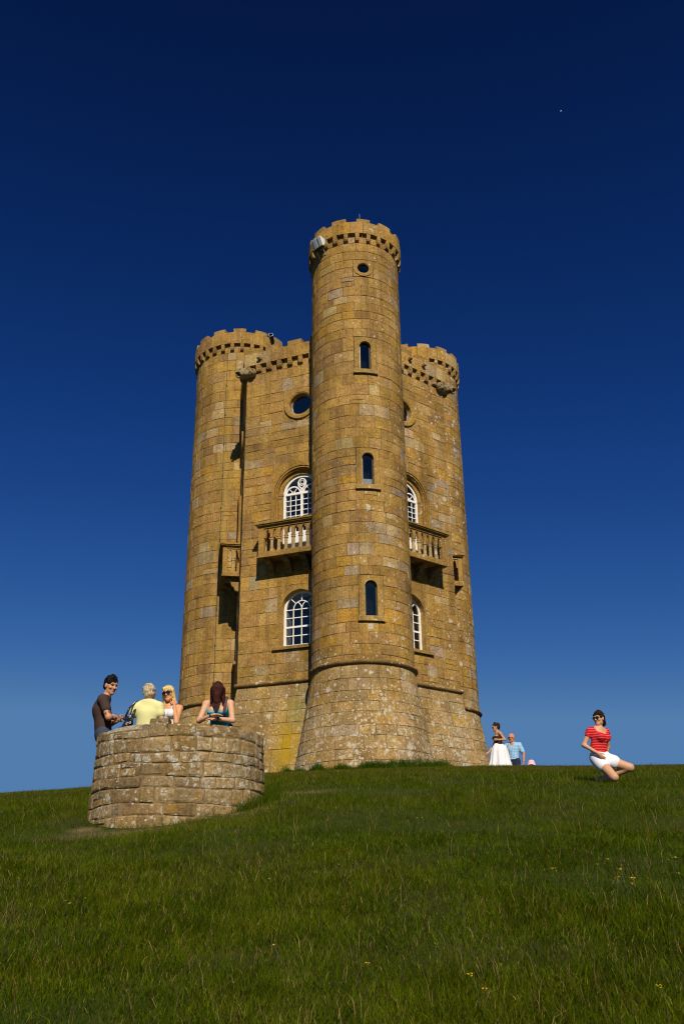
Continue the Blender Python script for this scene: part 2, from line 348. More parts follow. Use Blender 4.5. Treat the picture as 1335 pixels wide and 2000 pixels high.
# stones ------------------------------------------------------------
STONES = []     # (verts, faces, tint, score, centre)
SEGS = [(PV[0], PV[1]), (PV[1], PV[2]), (PV[0], PV[5]), (PV[5], PV[4])]
def crosses(P, Q, A, B):
    d = Q-P; e = B-A; den = d[0]*e[1]-d[1]*e[0]
    if abs(den) < 1e-9: return False
    w_ = A-P; t = (w_[0]*e[1]-w_[1]*e[0])/den; u = (w_[0]*d[1]-w_[1]*d[0])/den
    return .01 < t < .985 and .01 < u < .99
def stone(f, s0, s1, z0, z1, turret, proud=0., jit=.009, gap=.005):
    if s1-s0 < .05 or z1-z0 < .05: return
    ns = max(1, int(round((s1-s0)/.2))) if turret else 1
    dn = proud+rng.uniform(-.003, .004); j = lambda a=jit: rng.uniform(-a, a)
    gap = rng.choice((.002, .003, .003, .004, .005, .007, .010))
    gz_ = gap*.7; gap = gap*1.25+.001
    cs = [(s0+gap+j(), z0+gz_+j()), (s1-gap+j(), z0+gz_+j()), (s1-gap+j(), z1-gz_+j()), (s0+gap+j(), z1-gz_+j())]
    tl = [j(.003) for _ in range(4)]
    def loop(ins, n, tilt):
        pts = []
        for k in range(ns+1):
            t = k/ns; q = cs[0][0]*(1-t)+cs[1][0]*t; z = cs[0][1]*(1-t)+cs[1][1]*t; q += ins*(1-2*t); pts.append((q, n+tilt*(tl[0]*(1-t)+tl[1]*t), z+ins))
        for k in range(ns, -1, -1):
            t = k/ns; q = cs[3][0]*(1-t)+cs[2][0]*t; z = cs[3][1]*(1-t)+cs[2][1]*t; q += ins*(1-2*t); pts.append((q, n+tilt*(tl[3]*(1-t)+tl[2]*t), z-ins))
        return pts
    A = loop(0, -.035, 0); B = loop(.001, dn-.006, 1); C = loop(.009, dn, 1); m = len(A)
    vs = [f(*q) for q in A+B+C]; fs = []
    for k in range(m):
        l = (k+1) % m; fs += [(k, l, l+m, k+m), (k+m, l+m, l+2*m, k+2*m)]
    for k in range(ns): fs.append((2*m+k, 2*m+k+1, 2*m+m-2-k, 2*m+m-1-k))
    ctr = np.mean(np.array(vs), 0); sm = (s0+s1)/2; nrm = f.normal(sm); v = np.array([CAM.x, CAM.y])-ctr[:2]; D = np.hypot(*v)
    cosv = nrm@v/D; sc = (s1-s0)*(z1-z0)*max(cosv, 0)/(D*D+(ctr[2]-CAM.z)**2)
    if sc > 0:
        P0 = np.array([CAM.x, CAM.y]); Q0 = ctr[:2]
        if not (turret and f.i == 0):
            e = Q0-P0; t = max(0, min(.97, (PV[0]-P0)@e/(e@e)))
            if np.hypot(*(P0+e*t-PV[0])) < RF-.02: sc = 0
        if turret and f.i != 0 and any(crosses(P0, Q0, a, b) for a, b in SEGS): sc = 0
        if turret and f.i == 0 and not cosv > .02: sc = 0
    tn = stone_tint()
    if ctr[2] < -.1: k_ = rng.uniform(.15, .8); tn = tuple((a*(1-k_)+b*k_)*1.04 for a, b in zip(tn, (.31, .225, .11)))
    STONES.append((vs, fs, tn, sc, ctr))
def courses(z0, z1, force, lo=.29, hi=.39):
    ks = sorted(set([z0, z1]+[q for q in force if z0 < q < z1])); out = [z0]
    for a, b in zip(ks, ks[1:]):
        n = max(1, round((b-a)/rng.uniform(lo+.02, hi-.02))); hs = np.array([rng.uniform(lo, hi) for _ in range(n)]); hs *= (b-a)/hs.sum()
        for h in hs: out.append(out[-1]+h)
        out[-1] = b
    return out
def masonry(f, s0, s1, z0, z1, holes, turret, ring=False, lo=.45, hi=.85, clo=.29, chi=.39):
    cz = courses(z0, z1, [h[2] for h in holes]+[h[3] for h in holes]+[-.1], clo, chi)
    for a, b in zip(cz, cz[1:]):
        free = [(s0, s1)]
        for (h0, h1, hz0, hz1) in holes:
            if hz0 < (a+b)/2 < hz1:
                nf = []
                for (p, q) in free:
                    if h1 <= p or h0 >= q: nf.append((p, q)); continue
                    if h0 > p: nf.append((p, h0))
                    if h1 < q: nf.append((h1, q))
                free = nf
        for (p, q) in free:
            x = p; off = rng.uniform(.25, .8); first = True
            while x < q-1e-6:
                wd = off if first else rng.uniform(lo, hi); first = False
                if q-(x+wd) < .26: wd = q-x
                x2 = min(q, x+wd)
                if (b-a) > .33 and rng.random() < .05 and x2-x > .3:        # an occasional pair of thinner stones
                    mid = (a+b)/2+rng.uniform(-.03, .03); stone(f, x, x2, a, mid, turret); stone(f, x, x2, mid, b, turret)
                else: stone(f, x, x2, a, b, turret)
                x = x2
def sheet(mb, f, ss, zs, holes, n):
    vs = [f(q, n, z) for z in zs for q in ss]; m = len(ss); fs = []
    for i in range(len(zs)-1):
        for k in range(m-1):
            cs_, cz_ = (ss[k]+ss[k+1])/2, (zs[i]+zs[i+1])/2
            if any(h[0] < cs_ < h[1] and h[2] < cz_ < h[3] for h in holes): continue
            a = i*m+k; fs.append((a, a+1, a+m+1, a+m))
    mb.add(vs, fs)
def breaks(a, b, step, extra):
    q = set(np.round(np.linspace(a, b, max(2, int((b-a)/step)+1)), 5)); q |= {round(e, 5) for e in extra if a < e < b}
    q = sorted(q); out = [q[0]]
    for x in q[1:]:
        if x-out[-1] > .004 or x in extra: out.append(x)
    return out

TW = empty('stone_tower', (0, 0, -3.2), 'tall honey coloured stone tower with three round battlemented turrets on the hilltop', 'tower')
SLITS = [(1.30, 2.39), (5.50, 6.60), (9.64, 10.72)]      # sill top, crown of the arch
OCZ = 13.68
WIN_LO = dict(hw=.60, zb=1.06, zs=2.30)                  # stone opening of the sash window
FWIN = dict(hw=.66, zb=4.02, zs=6.36)
RNDZ, RND = 9.69, .41

def sill_tint(): return (.30, .19, .055)
# turrets ----------------------------------------------------------
TOBJ = []
for T in TUR:
    fr = T.i == 0; holes = []
    if fr:
        for (za, zt) in SLITS: holes.append((-.375, .375, za-.17, zt+.17))
        holes.append((-.36, .36, OCZ-.36, OCZ+.36))
    zc = T.ztop-.31
    mb = MB(); step = .2
    sheet(mb, T, breaks(-T.half, T.half, step, [h[0] for h in holes]+[h[1] for h in holes]), breaks(ZB, T.ztop+.02, .5, [h[2] for h in holes]+[h[3] for h in holes]+[-.1, -.8]), holes, -.016)
    ob = mb.build('turret', M['mortar'], TW, origin=(T.c[0], T.c[1], -3.2)); TOBJ.append(ob)
    masonry(T, -T.half, T.half, ZB, T.ztop, holes, True, lo=.36, hi=.66, clo=.29, chi=.45)
    # roll moulding
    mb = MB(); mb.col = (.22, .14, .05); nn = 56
    prof = [(-.03, -.125)]+[(.10*math.cos(t)-.005, -.05+.07*math.sin(t)) for t in np.linspace(-1.5, 1.4, 8)]+[(-.03, .03)]
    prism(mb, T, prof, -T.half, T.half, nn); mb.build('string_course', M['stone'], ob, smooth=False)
    # corbels, parapet, merlons
    nc = 26 if fr else 31; nm = 12 if fr else 14; ov = .12; per = 2*T.half
    for k in range(nc):
        c0 = -T.half+per*(k+.5)/nc; h = .064
        mb = MB(); k_ = rng.uniform(.9, 1.05); mb.col = (.33*k_, .205*k_, .070*k_)
        pr = [(-.03, zc+.31), (-.03, zc+.02), (.03, zc), (.085, zc+.03), (.11, zc+.09), (.112, zc+.15), (.118, zc+.155), (.118, zc+.31)]
        prism(mb, T, pr, c0-h, c0+h, 1); mb.build('corbel', M['stone'], ob)
    npb = nm*2; zt0 = T.ztop; zcr = zt0+(.48 if fr else .52); zm = zcr+(.185 if fr else .19)
    for k in range(npb):
        a = -T.half+per*k/npb+.006; b = -T.half+per*(k+1)/npb-.006
        mb = MB(); mb.col = stone_tint(); boxm(mb, T, a, b, -.22, ov+rng.uniform(-.006, .008), zt0+.003, zcr, 3); mb.build('parapet_stone', M['stone'], ob)
    for k in range(nm):
        c0 = -T.half+per*(k+(.02, 0, .38, 0, .30)[T.i])/nm; h = per/nm*.285
        mb = MB(); mb.col = stone_tint(); lean = rng.uniform(-.02, .02)
        zz = zm+lean
        pr = [(-.20, zcr+.003), (ov-.004, zcr+.003), (ov-.002, zz-.03), (ov-.05, zz), (-.15, zz+.004), (-.20, zz-.02)]
        prism(mb, T, pr, c0-h+rng.uniform(-.02, .02), c0+h+rng.uniform(-.02, .02), 3); mb.build('merlon', M['stone'], ob)
    mb = MB(); k = 40
    mb.add([(T.c[0], T.c[1], zcr-.05)]+[(T.c[0]+(T.r-.1)*math.cos(t), T.c[1]+(T.r-.1)*math.sin(t), zcr-.2) for t in np.linspace(0, 2*math.pi, k, endpoint=False)], [(0, i+1, (i+1) % k+1) for i in range(k)]); mb.build('turret_roof', M['lead'], ob)
    if fr:
        TF = T
        # arrow-slit windows
        for (za, zt) in SLITS:
            wmb = MB(); wmb.col = (.335, .215, .065); hw = .185
            arch_slab(wmb, T, hw, za, zt-hw, .360, zt+.152, -.26, .010, 10)
            wo_ = wmb.build('slit_window', M['stone'], TW)
            s_ = MB(); s_.col = (.34, .23, .085); prism(s_, T, [(-.26, za-.166), (.075, za-.162), (.08, za-.03), (.06, za-.012), (-.26, za+.004)], -.385, .385, 5); s_.build('sill', M['stone'], wo_)
            p_ = MB(); pts = arch_pts(hw+.01, za-.01, zt-hw, 10); p_.add([T(q, -.12, z) for q, z in pts], [tuple(range(len(pts)))]); p_.build('pane', M['glass'], wo_)
            f_ = MB(); strip(f_, T, arch_pts(hw-.012, za, zt-hw, 10), .03, -.15, -.10); f_.build('frame', M['black_metal'], wo_)
            d_ = MB(); pts = arch_pts(hw+.05, za-.1, zt-hw, 10); d_.add([T(q, -.5, z) for q, z in pts], [tuple(range(len(pts)))]); d_.build('room_shade_panel', M['dark'], wo_)  # black sheet behind the slit, painted as unlit interior
            if za > 5 and za < 6:
                c_ = MB(); boxm(c_, T, -.17, .17, -.165, -.15, za, za+.26); c_.build('white_card', M['paint'], wo_)
        wmb = MB(); wmb.col = (.345, .215, .072); k = 32; vs = []; fs = []
        for t in np.linspace(0, 2*math.pi, k, endpoint=False):
            c, s = math.cos(t), math.sin(t); m_ = max(abs(c), abs(s)); o2 = .347
            for (rr, n_) in ((o2/m_, .004), (.33, .006), (.33, .03), (.225, .03), (.2, .015), (.2, -.2)): vs.append(T(rr*c, n_, OCZ+rr*s))
        for i in range(k):
            for j in range(5): a = i*6+j; b = ((i+1) % k)*6+j; fs.append((a, b, b+1, a+1))
        wmb.add(vs, fs); oc = wmb.build('round_window', M['stone'], TW)
        p_ = MB(); p_.add([T(.21*math.cos(t), -.06, OCZ+.21*math.sin(t)) for t in np.linspace(0, 2*math.pi, k, endpoint=False)], [tuple(range(k))]); p_.build('pane', M['glass'], oc)
        d_ = MB(); d_.add([T(.3*math.cos(t), -.4, OCZ+.3*math.sin(t)) for t in np.linspace(0, 2*math.pi, k, endpoint=False)], [tuple(range(k))]); d_.build('room_shade_panel', M['dark'], oc)  # black disc in place of the shade behind the round pane

# walls ------------------------------------------------------------
ZW = 11.61
def sash_window(F):
    hw, zb, zs = WIN_LO['hw'], WIN_LO['zb'], WIN_LO['zs']; top = zs+hw
    mb = MB(); mb.col = (.335, .21, .062); arch_slab(mb, F.flat, hw, zb, zs, hw+.16, top+.16, -.30, .006, 18)
    W = mb.build('sash_window', M['stone'], TW)
    s_ = MB(); s_.col = (.30, .19, .06); prism(s_, F.flat, [(-.28, zb-.10), (.085, zb-.10), (.09, zb-.02), (.07, zb), (-.28, zb+.015)], -.88, .88); s_.build('sill', M['stone'], W)
    G = lambda q, n, z: F.flat(q, n-.09, z)
    n0, n1 = -.19, -.10; h2 = hw-.035
    f_ = MB(); strip(f_, G, [(h2, zb+.05)]+arch_pts(h2, zb+.05, zs, 18)[1:-1]+[(-h2, zb+.05)], .07, n0, n1, closed=False); boxm(f_, G, -hw+.002, hw-.002, n0+.002, n1+.012, zb+.002, zb+.085)
    f_.build('frame', M['paint'], W)
    b_ = MB(); xs = [-.285, 0, .285]; rows = [zb+.085, 1.44, 1.73, 2.03, zs]; bw = .026
    for x in xs: strip(b_, G, [(x, zb+.08), (x, zs-.0)], bw, -.165, -.125)
    for z in rows[1:]: strip(b_, G, [(-h2, z), (h2, z)], bw if abs(z-1.73) > .01 else .055, -.163, -.122)
    strip(b_, G, [(.285*math.cos(t), zs+.285*math.sin(t)) for t in np.linspace(0, math.pi, 13)], bw, -.165, -.125)
    for sg in (1, -1): strip(b_, G, [(0, zs)]+[(sg*(.285-.285*math.cos(t)), zs+.285*math.sin(t)) for t in np.linspace(.15, 1.05, 6)], bw, -.167, -.127)
    for t in (math.pi/4, math.pi/2, 3*math.pi/4): strip(b_, G, [(.29*math.cos(t), zs+.29*math.sin(t)), (h2*math.cos(t), zs+h2*math.sin(t))], bw, -.165, -.125)
    b_.build('glazing_bars', M['paint'], W)
    cols = [-h2]+xs+[h2]
    for a, b in zip(cols, cols[1:]):
        for c, d in zip(rows, rows[1:]):
            p_ = MB(); tx, tz = rng.uniform(-.004, .004), rng.uniform(-.004, .004); p_.add([G(a+.012, -.145+tx, c+.01), G(b-.012, -.145, c+.01), G(b-.012, -.145+tz, d-.01), G(a+.012, -.145+tx+tz, d-.01)], [(0, 1, 2, 3)]); p_.build('pane', M['glass'], W)
    p_ = MB(); pts = [(h2*math.cos(t), zs+.01+h2*math.sin(t)) for t in np.linspace(0, math.pi, 19)]; p_.add([G(q, -.147, z) for q, z in pts], [tuple(range(len(pts)))]); p_.build('pane', M['glass'], W)
    r_ = MB(); strip(r_, G, arch_pts(hw+.03, zb-.05, zs, 14), .05, -.75, -.205); boxm(r_, G, -hw, hw, -.75, -.205, zb-.06, zb); r_.build('inner_reveal', M['plaster'], W)
    d_ = MB(); boxm(d_, G, -1.0, 1.0, -1.5, -1.45, .6, 3.4); d_.build('room_shade_panel', M['dark'], W)  # added black panel: the dimness of the room as colour
def french_window(F):
    hw, zb, zs = FWIN['hw'], FWIN['zb'], FWIN['zs']
    # moulded stone surround: outer hood, recess, pilasters with capitals, inner arch
    mb = MB(); mb.col = (.33, .20, .055); arch_slab(mb, F.flat, .80, zb, zs, 1.04, zs+1.12, -.25, .008, 22)
    W = mb.build('french_window', M['stone'], TW)
    m1 = MB(); m1.col = (.31, .185, .05)
    for (r_, wd, n1) in ((.99, .055, .055), (.925, .045, .085), (.865, .05, .06)): strip(m1, F.flat, arch_pts(r_, zb+.01, zs, 27), wd, -.02, n1)
    m1.build('hood_moulding', M['stone'], W)
    m2 = MB(); m2.col = (.35, .215, .06); strip(m2, F.flat, arch_pts(.735, zb+.01, zs, 22), .14, -.24, -.10); m2.build('inner_arch', M['stone'], W)
    for sg in (1, -1):
        c_ = MB(); c_.col = (.27, .18, .075); boxm(c_, F.flat, sg*.735-.085, sg*.735+.085, -.238, -.07, zs-.05, zs+.02); boxm(c_, F.flat, sg*.735-.068, sg*.735+.068, -.236, -.085, zs-.15, zs-.055); c_.build('capital', M['dark_stone'], W)
    n0, n1 = -.235, -.16; h2 = hw-.04
    f_ = MB(); strip(f_, F.flat, arch_pts(h2, zb+.01, zs, 20), .085, n0, n1)
    boxm(f_, F.flat, -.04, .04, n0+.004, n1+.004, zb+.02, zs+.05); boxm(f_, F.flat, -h2+.03, h2-.03, n0+.003, n1+.008, zs-.05, zs+.025)
    for sg in (1, -1):
        boxm(f_, F.flat, min(sg*.05, sg*(h2-.05)), max(sg*.05, sg*(h2-.05)), n0+.02, n1-.01, zb+.02, 4.98)
    f_.build('frame', M['paint'], W)
    b_ = MB(); bw = .024; q = (h2-.04)/2+.02
    for sg in (1, -1):
        c = sg*q*1.02
        for k in (-1, 1): strip(b_, F.flat, [(c+k*.095, 4.98), (c+k*.095, zs-.04)], bw, -.215, -.18)
        for z in np.linspace(4.98, zs-.05, 8)[1:-1]: strip(b_, F.flat, [(c-.27, z), (c+.27, z)], bw, -.213, -.178)
        strip(b_, F.flat, [(c+.25*math.cos(t), zs+.01+.25*math.sin(t)) for t in np.linspace(0, math.pi, 13)], .045, -.217, -.17)
        for t in (math.pi*.3, math.pi*.7): strip(b_, F.flat, [(c+.07*math.cos(t), zs+.01+.07*math.sin(t)), (c+.25*math.cos(t), zs+.01+.25*math.sin(t))], bw, -.215, -.18)
        strip(b_, F.flat, [(c+.07*math.cos(t), zs+.01+.07*math.sin(t)) for t in np.linspace(0, math.pi, 7)], bw, -.216, -.18)
        strip(b_, F.flat, [(0, zs), (sg*.03, zs+.17), (sg*.12, zs+.27), (sg*.135, zs+.42)], .05, -.219, -.172)
    strip(b_, F.flat, [(.125*math.cos(t), zs+.40+.125*math.sin(t)) for t in np.linspace(0, 2*math.pi, 17)[:-1]], .035, -.218, -.173, closed=True)
    strip(b_, F.flat, [(-.06, zs+.34), (.06, zs+.34), (.06, zs+.46), (-.06, zs+.46)], .02, -.216, -.18, closed=True)
    b_.build('tracery', M['paint'], W)
    for sg in (1, -1):
        cols = [.05, q*1.02-.095, q*1.02+.095, h2-.05]; zz = np.linspace(4.98, zs-.05, 8)
        for a, b in zip(cols, cols[1:]):
            for c, d in zip(zz, zz[1:]):
                p_ = MB(); tx = rng.uniform(-.004, .004); tz = rng.uniform(-.004, .004); x0, x1 = sorted((sg*a, sg*b)); p_.add([F.flat(x0+.01, -.197+tx, c+.01), F.flat(x1-.01, -.197, c+.01), F.flat(x1-.01, -.197+tz, d-.01), F.flat(x0+.01, -.197+tx+tz, d-.01)], [(0, 1, 2, 3)]); p_.build('pane', M['glass'], W)
    p_ = MB(); pts = [((h2-.03)*math.cos(t), zs+.03+(h2-.03)*math.sin(t)) for t in np.linspace(0, math.pi, 19)]; p_.add([F.flat(x, -.198, z) for x, z in pts], [tuple(range(len(pts)))]); p_.build('pane', M['glass'], W)
    r_ = MB(); strip(r_, F.flat, arch_pts(hw+.06, zb-.05, zs, 14), .05, -.8, -.255); boxm(r_, F.flat, -hw, hw, -.8, -.255, zb-.06, zb); r_.build('inner_reveal', M['plaster'], W)
    d_ = MB(); boxm(d_, F.flat, -1.1, 1.1, -1.6, -1.55, 3.6, 7.4); d_.build('room_shade_panel', M['dark'], W)  # black board behind the reveal, room shade put into its colour
def round_window(F):
    k = 40; vs = []; fs = []; o2 = .637; z0 = RNDZ
    for t in np.linspace(0, 2*math.pi, k, endpoint=False):
        c, s = math.cos(t), math.sin(t); m_ = max(abs(c), abs(s))
        for (rr, n_) in ((o2/m_, .004), (.60, .006), (.60, .05), (.585, .06), (.46, .05), (RND, .02), (RND, -.22)): vs.append(F.flat(rr*c, n_, z0+rr*s))
    for i in range(k):
        for j in range(6): a = i*7+j; b = ((i+1) % k)*7+j; fs.append((a, b, b+1, a+1))
    mb = MB(); mb.col = (.33, .205, .06); mb.add(vs, fs); W = mb.build('round_window', M['stone'], TW)
    f_ = MB(); strip(f_, F.flat, [((RND-.02)*math.cos(t), z0+(RND-.02)*math.sin(t)) for t in np.linspace(0, 2*math.pi, k, endpoint=False)], .035, -.19, -.13, closed=True); f_.build('frame', M['grey_metal'], W)
    p_ = MB(); p_.add([F.flat((RND-.02)*math.cos(t), -.16, z0+(RND-.02)*math.sin(t)) for t in np.linspace(0, 2*math.pi, k, endpoint=False)], [tuple(range(k))]); p_.build('pane', M['glass'], W)
    d_ = MB(); boxm(d_, F.flat, -.8, .8, -.95, -.9, z0-.8, z0+.8); d_.build('room_shade_panel', M['dark'], W)  # black backing that paints the unlit space behind the glass

def lathe_at(mb, p, prof, col=None, n=12):
    vs = []; fs = []; m = len(prof)
    for k in range(n):
        t = 2*math.pi*k/n
        for r_, z in prof: vs.append((p[0]+r_*math.cos(t), p[1]+r_*math.sin(t), z))
    for k in range(n):
        l = (k+1) % n
        for j in range(m-1): fs.append((k*m+j, l*m+j, l*m+j+1, k*m+j+1))
    fs += [tuple(k*m for k in range(n))[::-1], tuple(k*m+m-1 for k in range(n))]
    mb.add(vs, fs, col)
def arcade(mb, f, s0, s1, nb, zlo, ztop, n0, n1):
    """row of small round arches between s0 and s1"""
    bw = (s1-s0)/nb; r_ = bw/2-.040; zs = zlo
    for k in range(nb):
        c = s0+bw*(k+.5); pts = [(c-bw/2, zs)]+[(c-r_*math.cos(t), zs+(ztop-zlo-.035)*math.sin(t)) for t in np.linspace(0, math.pi, 9)]+[(c+bw/2, zs)]
        vs = []; fs = []
        for q, z in pts: vs += [f(q, n1, z), f(q, n1, ztop), f(q, n0, z), f(q, n0, ztop)]
        for i in range(len(pts)-1):
            a = 4*i; b = a+4; fs += [(a, b, b+1, a+1), (a+2, a+3, b+3, b+2), (a, a+2, b+2, b)]
        mb.add(vs, fs)
def balcony(F):
    hw, pj = 1.2, .585; zb, zr0, zr1, zt = 3.92, 4.10, 4.92, 5.10
    f = F.flat
    mb = MB(); mb.col = (.30, .19, .06); boxm(mb, f, -hw-.02, hw+.02, -.2, pj+.02, zb, zb+.05); boxm(mb, f, -hw, hw, -.2, pj, zb+.052, 4.02)
    B = mb.build('balcony', M['stone'], TW)
    m = MB(); m.col = (.33, .20, .055); boxm(m, f, -hw, hw, pj-.17, pj+.0, 4.022, zr0); 
    for sg in (1, -1): boxm(m, f, min(sg*hw, sg*(hw-.17)), max(sg*hw, sg*(hw-.17)), .012, pj-.172, 4.022, zr0)
    m.build('base_rail', M['stone'], B)
    m = MB(); m.col = (.30, .185, .055)
    for k, (e, z0, z1) in enumerate(((.0, zr1+.002, zr1+.05), (.03, zr1+.052, zr1+.085), (.075, zr1+.087, zr1+.125), (.11, zr1+.127, zt))):
        boxm(m, f, -hw-e, hw+e, pj-.19, pj+e, z0, z1)
        for sg in (1, -1): boxm(m, f, min(sg*(hw+e), sg*(hw-.19)), max(sg*(hw+e), sg*(hw-.19)), .012, pj-.192, z0, z1)
    m.build('handrail', M['dark_stone'], B)
    for sg in (1, -1):
        m = MB(); m.col = (.33, .205, .06); boxm(m, f, min(sg*hw, sg*(hw-.19)), max(sg*hw, sg*(hw-.19)), pj-.148, pj-.002, zr0+.002, zr1); m.build('post', M['stone'], B)
    zl = 4.60
    m = MB(); m.col = (.33, .20, .06); arcade(m, f, -hw+.19, hw-.19, 8, zl+.002, zr1, pj-.13, pj-.035); m.build('arcade', M['stone'], B)
    prof = [(.078, zr0+.002), (.078, zr0+.04), (.062, zr0+.06), (.058, zr0+.1), (.053, zl-.10), (.074, zl-.09), (.074, zl-.065), (.056, zl-.055), (.060, zl-.03), (.077, zl-.01), (.077, zl)]
    for k in range(1, 8):
        s = -hw+.19+(2*hw-.38)*k/8; m = MB(); m.col = (.36, .27, .14); lathe_at(m, f(s, pj-.083, 0), prof); m.build('baluster', M['dark_stone'], B)
    for sg in (1, -1):
        fe = (lambda sg: (lambda q, n, z: f(sg*(hw-.165+n), q, z)))(sg)
        m = MB(); m.col = (.33, .20, .06); arcade(m, fe, .015, pj-.15, 2, zl+.002, zr1, .04, .135); m.build('arcade', M['stone'], B)
        m = MB(); m.col = (.36, .27, .14); lathe_at(m, f(sg*(hw-.078), (.015+pj-.15)/2, 0), prof); m.build('baluster', M['dark_stone'], B)
    for s in (-.93, -.31, .31, .93):
        m = MB(); m.col = (.24, .155, .055)
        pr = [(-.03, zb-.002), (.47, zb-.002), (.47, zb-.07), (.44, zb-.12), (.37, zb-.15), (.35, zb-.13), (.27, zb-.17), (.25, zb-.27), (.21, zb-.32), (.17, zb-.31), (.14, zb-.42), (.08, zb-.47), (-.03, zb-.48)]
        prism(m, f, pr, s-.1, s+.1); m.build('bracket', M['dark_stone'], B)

WOBJ = []
for wi, F in enumerate(FACES):
    vis = wi < 4
    # along s a face is hidden inside the turret at the turret end: -half is the turret vertex (or the hidden back corner)
    rt = {0: RF, 2: RF, 1: RL, 3: RL, 4: 0, 5: 0}[wi]
    holes = []
    if vis: holes = [(-.76, .76, .96, 3.06), (-1.04, 1.04, 3.95, 7.48), (-.64, .64, RNDZ-.64, RNDZ+.64)]
    mb = MB(); s_in = -F.half
    sheet(mb, F, breaks(-F.half, F.half, .6, [h[0] for h in holes]+[h[1] for h in holes]), breaks(ZB, ZW+.02, .6, [h[2] for h in holes]+[h[3] for h in holes]+[-.1]), holes, -.016)
    ob = mb.build('wall', M['mortar'], TW); WOBJ.append(ob)
    masonry(F, -F.half+(rt-.08 if rt else 0), F.half-(RL-.08 if wi > 3 else 0), ZB, ZW, holes, False, lo=.34, hi=.66, clo=.28, chi=.43)
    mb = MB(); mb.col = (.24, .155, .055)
    prof = [(-.03, -.125)]+[(.10*math.cos(t)-.005, -.05+.07*math.sin(t)) for t in np.linspace(-1.5, 1.4, 8)]+[(-.03, .03)]
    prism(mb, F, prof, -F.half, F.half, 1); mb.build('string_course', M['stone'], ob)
    if not vis: continue
    sash_window(F); french_window(F); round_window(F); balcony(F)
    zc = ZW-.29; ov = .12
    x = F.half-.12
    while wi in (0, 2) and x > -F.half+rt-.1:
        mb = MB(); k_ = rng.uniform(.9, 1.05); mb.col = (.33*k_, .205*k_, .070*k_); h = .075
        pr = [(-.03, ZW), (-.03, zc+.02), (.03, zc), (.085, zc+.03), (.11, zc+.09), (.112, zc+.15), (.118, zc+.155), (.118, ZW)]
        prism(mb, F, pr, x-h, x+h); mb.build('corbel', M['stone'], ob); x -= .40
    zcr, zm = ZW+.50, ZW+.74
    e0 = -F.half+rt-.3; e1 = F.half
    ns_ = 6
    for k in range(ns_):
        a = e0+(e1-e0)*k/ns_+.005; b = e0+(e1-e0)*(k+1)/ns_-(.005 if k < ns_-1 else 0)
        mb = MB(); mb.col = stone_tint(); boxm(mb, F, a, b, -.30, ov+rng.uniform(-.004, .004), ZW+.003, zcr); mb.build('parapet_stone', M['stone'], ob)
    x = F.half-.25+.42 if False else 1.95
    for c0 in (1.87, 1.06, .21, -.64):
        mb = MB(); mb.col = stone_tint(); c1 = min(F.half, c0+.25)
        prism(mb, F, [(-.28, zcr+.003), (ov-.006, zcr+.003), (ov-.004, zm-.05), (ov-.06, zm-.005), (-.1, zm+.01), (-.24, zm-.01), (-.28, zm-.06)], c0-.25, c1); mb.build('merlon', M['stone'], ob)
    for c0, dz in {0: ((1.47, .16),), 2: ((.95, .24), (.30, .24))}.get(wi, ()):
        mb = MB(); mb.col = (.25, .16, .06); prism(mb, F, [(ov-.02, ZW+dz), (ov+.10, ZW+dz-.01), (ov+.14, ZW+dz+.03), (ov+.13, ZW+dz+.08), (ov-.02, ZW+dz+.10)], c0-.05, c0+.05); mb.build('water_spout', M['dark_stone'], ob)

# slit of ground-level reveal behind walls: flat roof
mb = MB(); zr = ZW+.05; mb.add([(p[0]*.99, p[1]*.99, zr) for p in PV], [tuple(range(6))]); mb.build('flat_roof', M['lead'], TW)

# stones into objects: the 300 that show largest, the rest as one part
order = sorted(range(len(STONES)), key=lambda i: -STONES[i][3]); big = set(order[:300])
rest = MB()
for i, (vs, fs, t, sc, ctr) in enumerate(STONES):
    if i in big:
        d0 = min(range(3), key=lambda k: np.hypot(*(ctr[:2]-TUR[k].c))); q = np.hypot(*(ctr[:2]-TUR[d0].c))-TUR[d0].r
        if abs(q-flare(ctr[2])) < .05: par = TOBJ[d0]
        else: par = WOBJ[min(range(6), key=lambda k: abs((ctr[:2]-FACES[k].m)@FACES[k].n-flare(ctr[2])) + (0 if abs((ctr[:2]-FACES[k].m)@FACES[k].e) < LF/2+.3 else 9))]
        mb = MB(); mb.add(vs, fs, t); mb.build('stone', M['stone'], par)
    else: rest.add(vs, fs, t)
st = rest.build('stonework', M['stone'], TW, origin=(0, 0, -3.2)); st['kind'] = 'stuff'
print('stones', len(STONES))

